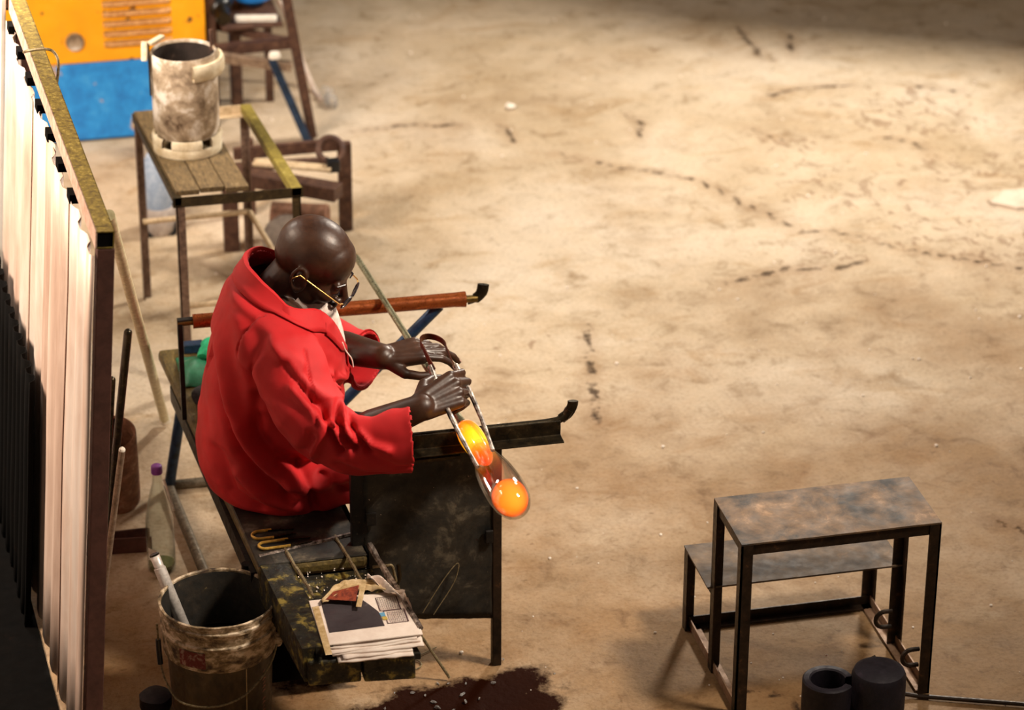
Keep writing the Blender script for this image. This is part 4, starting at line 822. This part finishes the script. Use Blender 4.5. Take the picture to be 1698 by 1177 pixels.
# trunk, arms and legs under the clothes
bd_.ell((1.035, 7.40, .86), (.12, .19, .16), 28); bd_.ell((1.02, 7.40, .66), (.125, .17, .16), 28); bd_.ell((1.0, 7.40, .53), (.125, .17, .09), 28)
bd_.cap((1.03, 7.24, .935), (1.03, 7.56, .935), .065, .065)
ELR, WRR, ELL, WRL = V3(1.15, 6.99, .738), V3(1.355, 6.915, .850), V3(1.19, 7.58, .74), V3(1.320, 7.292, .818)
for sh, el, wr in ((V3(1.035, 7.22, .93), ELR, WRR), (V3(1.06, 7.58, .93), ELL, WRL)):
    bd_.cap(sh, el, .052, .040, 20); m1 = el.lerp(wr, .40); bd_.cap(el, m1, .040, .048, 20); bd_.cap(m1, wr, .048, .036, 20)
for s, yk, yf in ((-1, 7.25, 7.36), (1, 7.50, 7.60)):
    k = V3(1.30, yk, .47); an = V3(1.33, yf, .10)
    bd_.cap((1.02, 7.40+s*.09, .52), k, .075, .052, 18); bd_.cap(k, an, .050, .034, 16); bd_.cap(an+V3(-.03, 0, -.045), an+V3(.13, 0, -.06), .032, .028, 14)
def nrm(v): return Vector(v).normalized()
NAILS = []
def hand(W, D, N, T, curls, thumb, sc=1.0, spread=.02, lay=1.0):
    D = nrm(D); N = nrm(Vector(N)-D*Vector(N).dot(D)); T_ = D.cross(N); T_ = T_ if T_.dot(Vector(T)) > 0 else -T_
    offs = [.030, .010, -.011, -.030]; ml = [.088, .092, .087, .079]; L_ = [(.043, .026, .021), (.048, .030, .022), (.044, .028, .021), (.034, .021, .019)]; r0 = [.0098, .0100, .0096, .0085]
    for i in range(4):
        K = W+D*ml[i]*sc+T_*offs[i]*sc; base = W+T_*offs[i]*.55*sc+D*.006
        bd_.cap(base, K, .0155*sc, .0115*sc, 12); bd_.cap(base-N*.008*sc, K-N*.007*sc, .014*sc, .0105*sc, 12)
        if i < 3:
            K2 = W+D*ml[i+1]*sc+T_*offs[i+1]*sc; bd_.cap(K.lerp(K2, .5)-D*.012, base.lerp(W, .5), .010*sc, .014*sc, 10)
        P = K; a = 0; d0 = nrm(D+T_*spread*(1.5-i))
        for j in range(3):
            a += curls[i][j]; d = d0*math.cos(a)-N*math.sin(a); Q = P+d*L_[i][j]*sc; r = r0[i]*sc*(1-.1*j)
            bd_.cap(P, Q, r, r*.90, 12); bd_.ell(P, (r*1.06,)*3, 10)
            if j == 2: NAILS.append((Q, d, (N*math.cos(a)+d0*math.sin(a)), r))
            P = Q
    b0 = W+T_*.020*sc+D*.012*sc-N*.006*sc; P = b0
    for j, (dd_, l, r, r2) in enumerate(((thumb[0], .044, .0155, .0125), (thumb[1], .034, .0115, .0105), (thumb[2], .029, .0105, .0085))):
        d = nrm(D*dd_[0]+T_*dd_[1]+N*dd_[2]); Q = P+d*l*sc; bd_.cap(P, Q, r*sc, r2*sc, 12); P = Q
    NAILS.append((P, d, N, .0095))
    bd_.cap(b0+D*.02, W+D*.06*sc+T_*.026*sc, .012, .009, 10)
# right hand closed over the jacks, left hand resting on the pipe with the thumb free
hand(WRR+V3(-.005, .0, .0), (.86, .22, .26), (-.10, -.72, .68), (0, .6, 1), [(.70, 1.15, .7), (.85, 1.15, .7), (.95, 1.1, .7), (1.0, 1.1, .7)], ((.55, .55, -.45), (.7, .2, -.65), (.8, -.1, -.6)), 1.28)
hand(WRL, (1, -.02, .13), (-.10, -.25, 1), (0, -1, 0), [(.30, .45, .35), (.25, .50, .35), (.30, .50, .4), (.4, .5, .4)], ((.62, .70, -.28), (.95, .28, -.22), (1.0, .05, -.1)), 1.2)
body = attach(remesh(bd_, .0036, 5, .5), 'body', 'skin', pr_)
for Q, d, n, r in NAILS:
    b = MB(); s = d.cross(n).normalized(); rr = Matrix((d, s, n)).transposed(); b.ell(Q+n*r*.74-d*.001, (r*.85, r*.68, r*.20), 10, rr); part(b, 'fingernail', 'nail', pr_, smooth=True)
for s in (-1, 1):   # closed lids over downcast eyes, lashes and brows
    b = MB(); b.tube([hp(.0915, s*.019, -.017), hp(.0935, s*.030, -.0205), hp(.088, s*.043, -.017)], [.0012, .0018, .001], 6); part(b, 'eyelash', 'frame_black', pr_)
    b = MB(); b.tube([hp(.0945, s*.016, .010), hp(.0945, s*.030, .016), hp(.082, s*.048, .010)], [.002, .0032, .0016], 6); part(b, 'eyebrow', 'frame_black', pr_)
b = MB(); b.tube([hp(.1005, -.020, -.0755), hp(.104, 0, -.0750), hp(.1005, .020, -.0755)], [.0008, .0014, .0008], 6); part(b, 'mouth_line', plain('mouth_line', (.02, .006, .005), .5), pr_)

gl = MB(); fr = []
for s in (-1, 1):
    cx = [hp(.121-.012*(abs(l)-.035)/.03*.4, s*0+l, u) for l, u in [(s*.034+.0245*math.cos(a), -.022+.0150*math.sin(a)) for a in [k*2*PI/28 for k in range(29)]]]
    gl.tube(cx, .0026, 8)
gl.tube([hp(.121, -.010, -.016), hp(.125, 0, -.012), hp(.121, .010, -.016)], .0018, 8)
g_ = part(gl, 'glasses_frame', 'frame_black', pr_, smooth=True)
for s in (-1, 1):
    b = MB(); b.tube([hp(.117, s*.058, -.016), hp(.110, s*.068, -.015), hp(.03, s*.078, -.004), hp(-.008, s*.086, .004), hp(-.022, s*.088, -.016)], [.0022, .0020, .0017, .0020, .0018], 8); part(b, 'temple_arm', 'gold', g_, smooth=True)
    b = MB(); b.ell(hp(.121, s*.034, -.022), (.0012, .0235, .0140), 20, HR); part(b, 'lens', 'lens', g_, smooth=True)

# trousers and shoes
b = MB()
for s, yk, yf in ((-1, 7.25, 7.36), (1, 7.50, 7.60)):
    k = V3(1.30, yk, .47); an = V3(1.33, yf, .12); b.cap((1.0, 7.40+s*.09, .525), k, .088, .066, 20); b.cap(k, an, .064, .055, 18)
attach(remesh(b, .012, 3), 'trousers', 'trouser', pr_)
for yf in (7.36, 7.60):
    b = MB(); b.cap((1.30, yf, .045), (1.47, yf, .036), .042, .036, 18); b.cap((1.31, yf, .05), (1.325, yf, .12), .045, .042, 16); sh_ = attach(remesh(b, .008, 2), 'shoe', 'black_plastic', pr_)

# red work coat
rows = [(.435, .845, 1.240, .225), (.45, .826, 1.250, .242), (.50, .812, 1.250, .250), (.57, .812, 1.240, .246), (.65, .826, 1.222, .240), (.73, .842, 1.226, .238), (.80, .856, 1.226, .240), (.88, .873, 1.218, .240), (.94, .890, 1.198, .228), (.985, .905, 1.175, .195), (1.02, .918, 1.15, .155), (1.055, .950, 1.125, .115), (1.09, .976, 1.115, .092), (1.13, .99, 1.10, .085)]
b = MB(); n = 48; vs = []
for z, x0, x1, ry in rows:
    cx, rx = (x0+x1)/2, (x1-x0)/2
    for k in range(n):
        a = 2*PI*k/n; ca, sa = math.cos(a), math.sin(a); e = .5 if (z < .6 and math.cos(a) > 0) else .86
        vs.append((cx+rx*math.copysign(abs(ca)**e, ca), 7.395+ry*math.copysign(abs(sa)**e, sa), z+.018*(1-abs(ca))*(-1 if z < .46 else 0)))
fs = [(i*n+k, i*n+(k+1) % n, (i+1)*n+(k+1) % n, (i+1)*n+k) for i in range(len(rows)-1) for k in range(n)]+[tuple(range(n-1, -1, -1)), tuple((len(rows)-1)*n+k for k in range(n))]
b.add(vs, fs)
CR, DR = V3(1.320, 6.893, .768), nrm((1, -.06, .02)); CL, DL = V3(1.298, 7.43, .742), nrm((.70, -.60, .2))
b.tube(bez([(.99, 7.25, .935), (1.035, 7.18, .905), (1.055, 7.115, .84), (1.085, 7.045, .775), (1.13, 6.985, .74)], 5), [.085]*5+[.098]*5+[.096]*5+[.090]*6, 28)
b.tube(bez([(1.08, 7.04, .765), (1.15, 6.965, .738), (1.24, 6.925, .742), tuple(CR), tuple(CR+DR*.03)], 5), [.075]*3+[.085]*3+[.088]*5+[.092]*5+[.098]*5, 28, flat=(.66, 1.0))
b.tube(bez([(1.02, 7.53, .93), (1.08, 7.60, .90), (1.12, 7.62, .82), (1.17, 7.60, .765), (1.23, 7.52, .745), tuple(CL), tuple(CL+DL*.03)], 5), [.085]*5+[.095]*5+[.092]*5+[.088]*5+[.088]*5+[.092]*6, 24, flat=(.75, 1.0))
b.cap((1.0, 7.28, .52), (1.185, 7.27, .505), .095, .075, 24); b.cap((1.0, 7.50, .52), (1.18, 7.50, .505), .095, .075, 24)
cm = remesh(b, .0065, 9, .6)
# folds drawn on the near and front sides as ridges (+) and grooves (-): (x, z) polylines, amplitude, width
folds = [([(.866,1.05),(.856,.91),(.868,.74),(.905,.62),(.96,.55),(1.03,.50)], -.014, .014), ([(.885,1.0),(.880,.88),(.895,.74),(.93,.65),(1.0,.575),(1.07,.52)], .012, .020),
 ([(.93,.98),(.935,.86),(.95,.76)], .007, .022), ([(.955,.80),(.945,.69),(.985,.63),(1.06,.60)], -.010, .016), ([(1.0,.60),(1.08,.575),(1.16,.60)], -.016, .016), ([(1.02,.54),(1.10,.52),(1.20,.535)], .012, .018),
 ([(1.06,.57),(1.09,.50),(1.10,.44)], -.012, .012), ([(1.12,.55),(1.17,.50),(1.215,.47)], -.007, .010), ([(.90,.56),(.97,.49),(1.05,.46)], .008, .016), ([(.85,.60),(.88,.50),(.95,.455)], -.007, .016),
 ([(1.0,.96),(1.05,.90),(1.10,.86),(1.15,.83)], .008, .014), ([(1.02,.93),(1.07,.865),(1.14,.81)], -.007, .010), ([(1.03,.88),(1.09,.82),(1.17,.79)], .007, .014),
 ([(1.10,.83),(1.12,.785),(1.135,.745)], -.011, .009), ([(1.135,.83),(1.15,.79),(1.17,.76)], -.011, .009), ([(1.165,.815),(1.185,.785),(1.20,.755)], -.010, .008), ([(1.12,.81),(1.14,.77)], .008, .008), ([(1.15,.81),(1.168,.775)], .008, .008),
 ([(1.18,.80),(1.21,.775),(1.25,.765)], .006, .010), ([(1.13,.70),(1.20,.665),(1.30,.655)], -.005, .016), ([(1.06,.78),(1.04,.72),(1.07,.66),(1.14,.63)], -.008, .014), ([(1.21,.74),(1.27,.71),(1.32,.71)], -.004, .012),
 ([(1.078,.955),(1.074,.88),(1.082,.81)], -.0035, .004), ([(1.19,.56),(1.205,.50),(1.20,.45)], .006, .014), ([(.93,1.02),(.99,.99),(1.06,.93)], .006, .016), ([(.92,.70),(.96,.60),(1.02,.54)], .006, .014)]
n = len(cm.vertices); co = np.empty(n*3, np.float32); cm.vertices.foreach_get('co', co); co = co.reshape(-1, 3).astype(float)
no = np.empty(n*3, np.float32); cm.vertex_normals.foreach_get('vector', no); no = no.reshape(-1, 3).astype(float)
near = np.clip(-no[:, 1]*1.8+.35+no[:, 2]*.3, 0, 1)
disp = np.zeros(n)
for pl, A_, w_ in folds:
    d = polydist(co[:, 0], co[:, 2], pl); disp += 2.6*A_*np.exp(-(d/w_)**2)*near*(co[:, 1] < 7.42)
wr = np.array([noise.noise(Vector((c[0]*9+c[2]*5, c[1]*7, c[2]*14-c[0]*6)))*.5+noise.noise(Vector((c[0]*24, c[1]*20, c[2]*30)))*.22 for c in co.tolist()])
disp += .010*wr
far = np.clip(no[:, 1], 0, 1); disp += .006*far*np.sin(co[:, 2]*60+co[:, 0]*40)
co2 = co+no*disp[:, None]
cm.vertices.foreach_set('co', co2.astype(np.float32).reshape(-1)); cm.update()
q = bmesh.new(); q.from_mesh(cm); kill = []
NC = V3(1.060, 7.395, 1.058); ND = nrm((.60, -.14, .78))
for v in q.verts:
    c = v.co
    if (c-CR).dot(DR)+.004*noise.noise(c*60) > 0 and (c-CR).length < .14: kill.append(v)
    elif (c-CL).dot(DL) > 0 and (c-CL).length < .12: kill.append(v)
    elif ((c-NC).dot(ND) > -.012 or c.z > 1.088) and (c-NC).length < .17: kill.append(v)
    elif c.x > 1.11 and c.z > .82 and -min(.12, (c.z-.80)*.55) < c.y-7.360 < min(.06, (c.z-.82)*.27): kill.append(v)
bmesh.ops.delete(q, geom=kill, context='VERTS')
for _ in range(6):
    bad = [v for v in q.verts if not v.link_faces or sum(e.is_boundary for e in v.link_edges) > 2]
    if not bad: break
    bmesh.ops.delete(q, geom=bad, context='VERTS')
q.to_mesh(cm); q.free()
m, t, p = nodes('red_cotton')
c_ = ramp(t, nz(t, 5, 6), [(.35, (.40, .003, .005)), (.65, (.56, .006, .010))]); L(t, c_, p.inputs['Base Color']); p.inputs['Roughness'].default_value = .75; p.inputs['Sheen Weight'].default_value = .04; p.inputs['Sheen Tint'].default_value = (1, .25, .2, 1)
bump(t, p, nz(t, 260, 3), .12, .001); M['fabric_red'] = m
coat = attach(cm, 'coat', m, pr_)
md = coat.modifiers.new('solid', 'SOLIDIFY'); md.thickness = .0025; md.offset = -1
# collar lapels, undershirt, zip cord
from mathutils.bvhtree import BVHTree
q = bmesh.new(); q.from_mesh(cm); q.verts.ensure_lookup_table(); bv = BVHTree.FromBMesh(q); OG = ORG[pr_.name]
nx = {}
for e in q.edges:
    if e.is_boundary:
        a, b_ = e.verts; nx.setdefault(a.index, []).append(b_.index); nx.setdefault(b_.index, []).append(a.index)
st_ = max(nx, key=lambda i: q.verts[i].co.z-q.verts[i].co.x); loop_ = [st_]; seen = {st_}
while True:
    c_n = [k for k in nx[loop_[-1]] if k not in seen]
    if not c_n: break
    loop_.append(c_n[0]); seen.add(c_n[0])

P = [q.verts[i].co+OG for i in loop_]; K = len(P)
def avg(i, r=6): return sum((P[(i+k) % K] for k in range(-r, r+1)), V3(0, 0, 0))/(2*r+1)
Ps = [avg(i) for i in range(K)]; cen_ = V3(1.07, 7.385, 0); b = MB(); rowsc = []
for i in range(0, K, 2):
    p0 = Ps[i]; o_ = V3(p0.x-1.075, (p0.y-7.385)*1.0, 0); o_ = o_.normalized() if o_.length > 1e-5 else V3(1, 0, 0)
    if p0.z < .98: o_ = V3(o_.x*.3, -1 if p0.y < 7.365 else 1, 0).normalized()
    f_ = max(0, min(1, (p0.z-.845)/.06)); wd = .012+.036*f_
    t1_ = p0+o_*.004+V3(0, 0, .010*f_+.002); t2_ = p0+o_*.012+V3(0, 0, .010*f_)
    row = [p0-V3(0, 0, .004), t1_, t2_]
    for w_ in (.45, .75, 1):
        qq = p0+o_*wd*w_*1.0+V3(0, 0, -wd*w_*.75); c0, n0, *_ = bv.find_nearest(qq-OG)
        if n0 is None: n0 = o_; c0 = qq-OG
        row.append(c0+OG+n0*(.0075 if w_ < 1 else .0055))
    rowsc.append(row)
for k in range(len(rowsc)): b.v += [tuple(x) for x in rowsc[k]]
nr_ = len(rowsc)
for k in range(nr_):
    for j_ in range(5): b.f.append((k*6+j_, k*6+j_+1, ((k+1) % nr_)*6+j_+1, ((k+1) % nr_)*6+j_))
q.free(); part(b, 'collar', m, pr_, smooth=True, solid=.002)
b = MB(); b.tube(bez([(1.10, 7.39, .995), (1.13, 7.385, .965), (1.155, 7.38, .91), (1.17, 7.375, .84), (1.17, 7.375, .78)], 6), [.058]*8+[.060]*17, 24); part(b, 'undershirt', 'undershirt', pr_, smooth=True)
b = MB(); b.tube(bez([(1.205, 7.27, .885), (1.215, 7.28, .855), (1.232, 7.285, .825), (1.236, 7.285, .80)], 6), .0022, 6); part(b, 'zip_cord', 'white_hose', pr_, smooth=True)
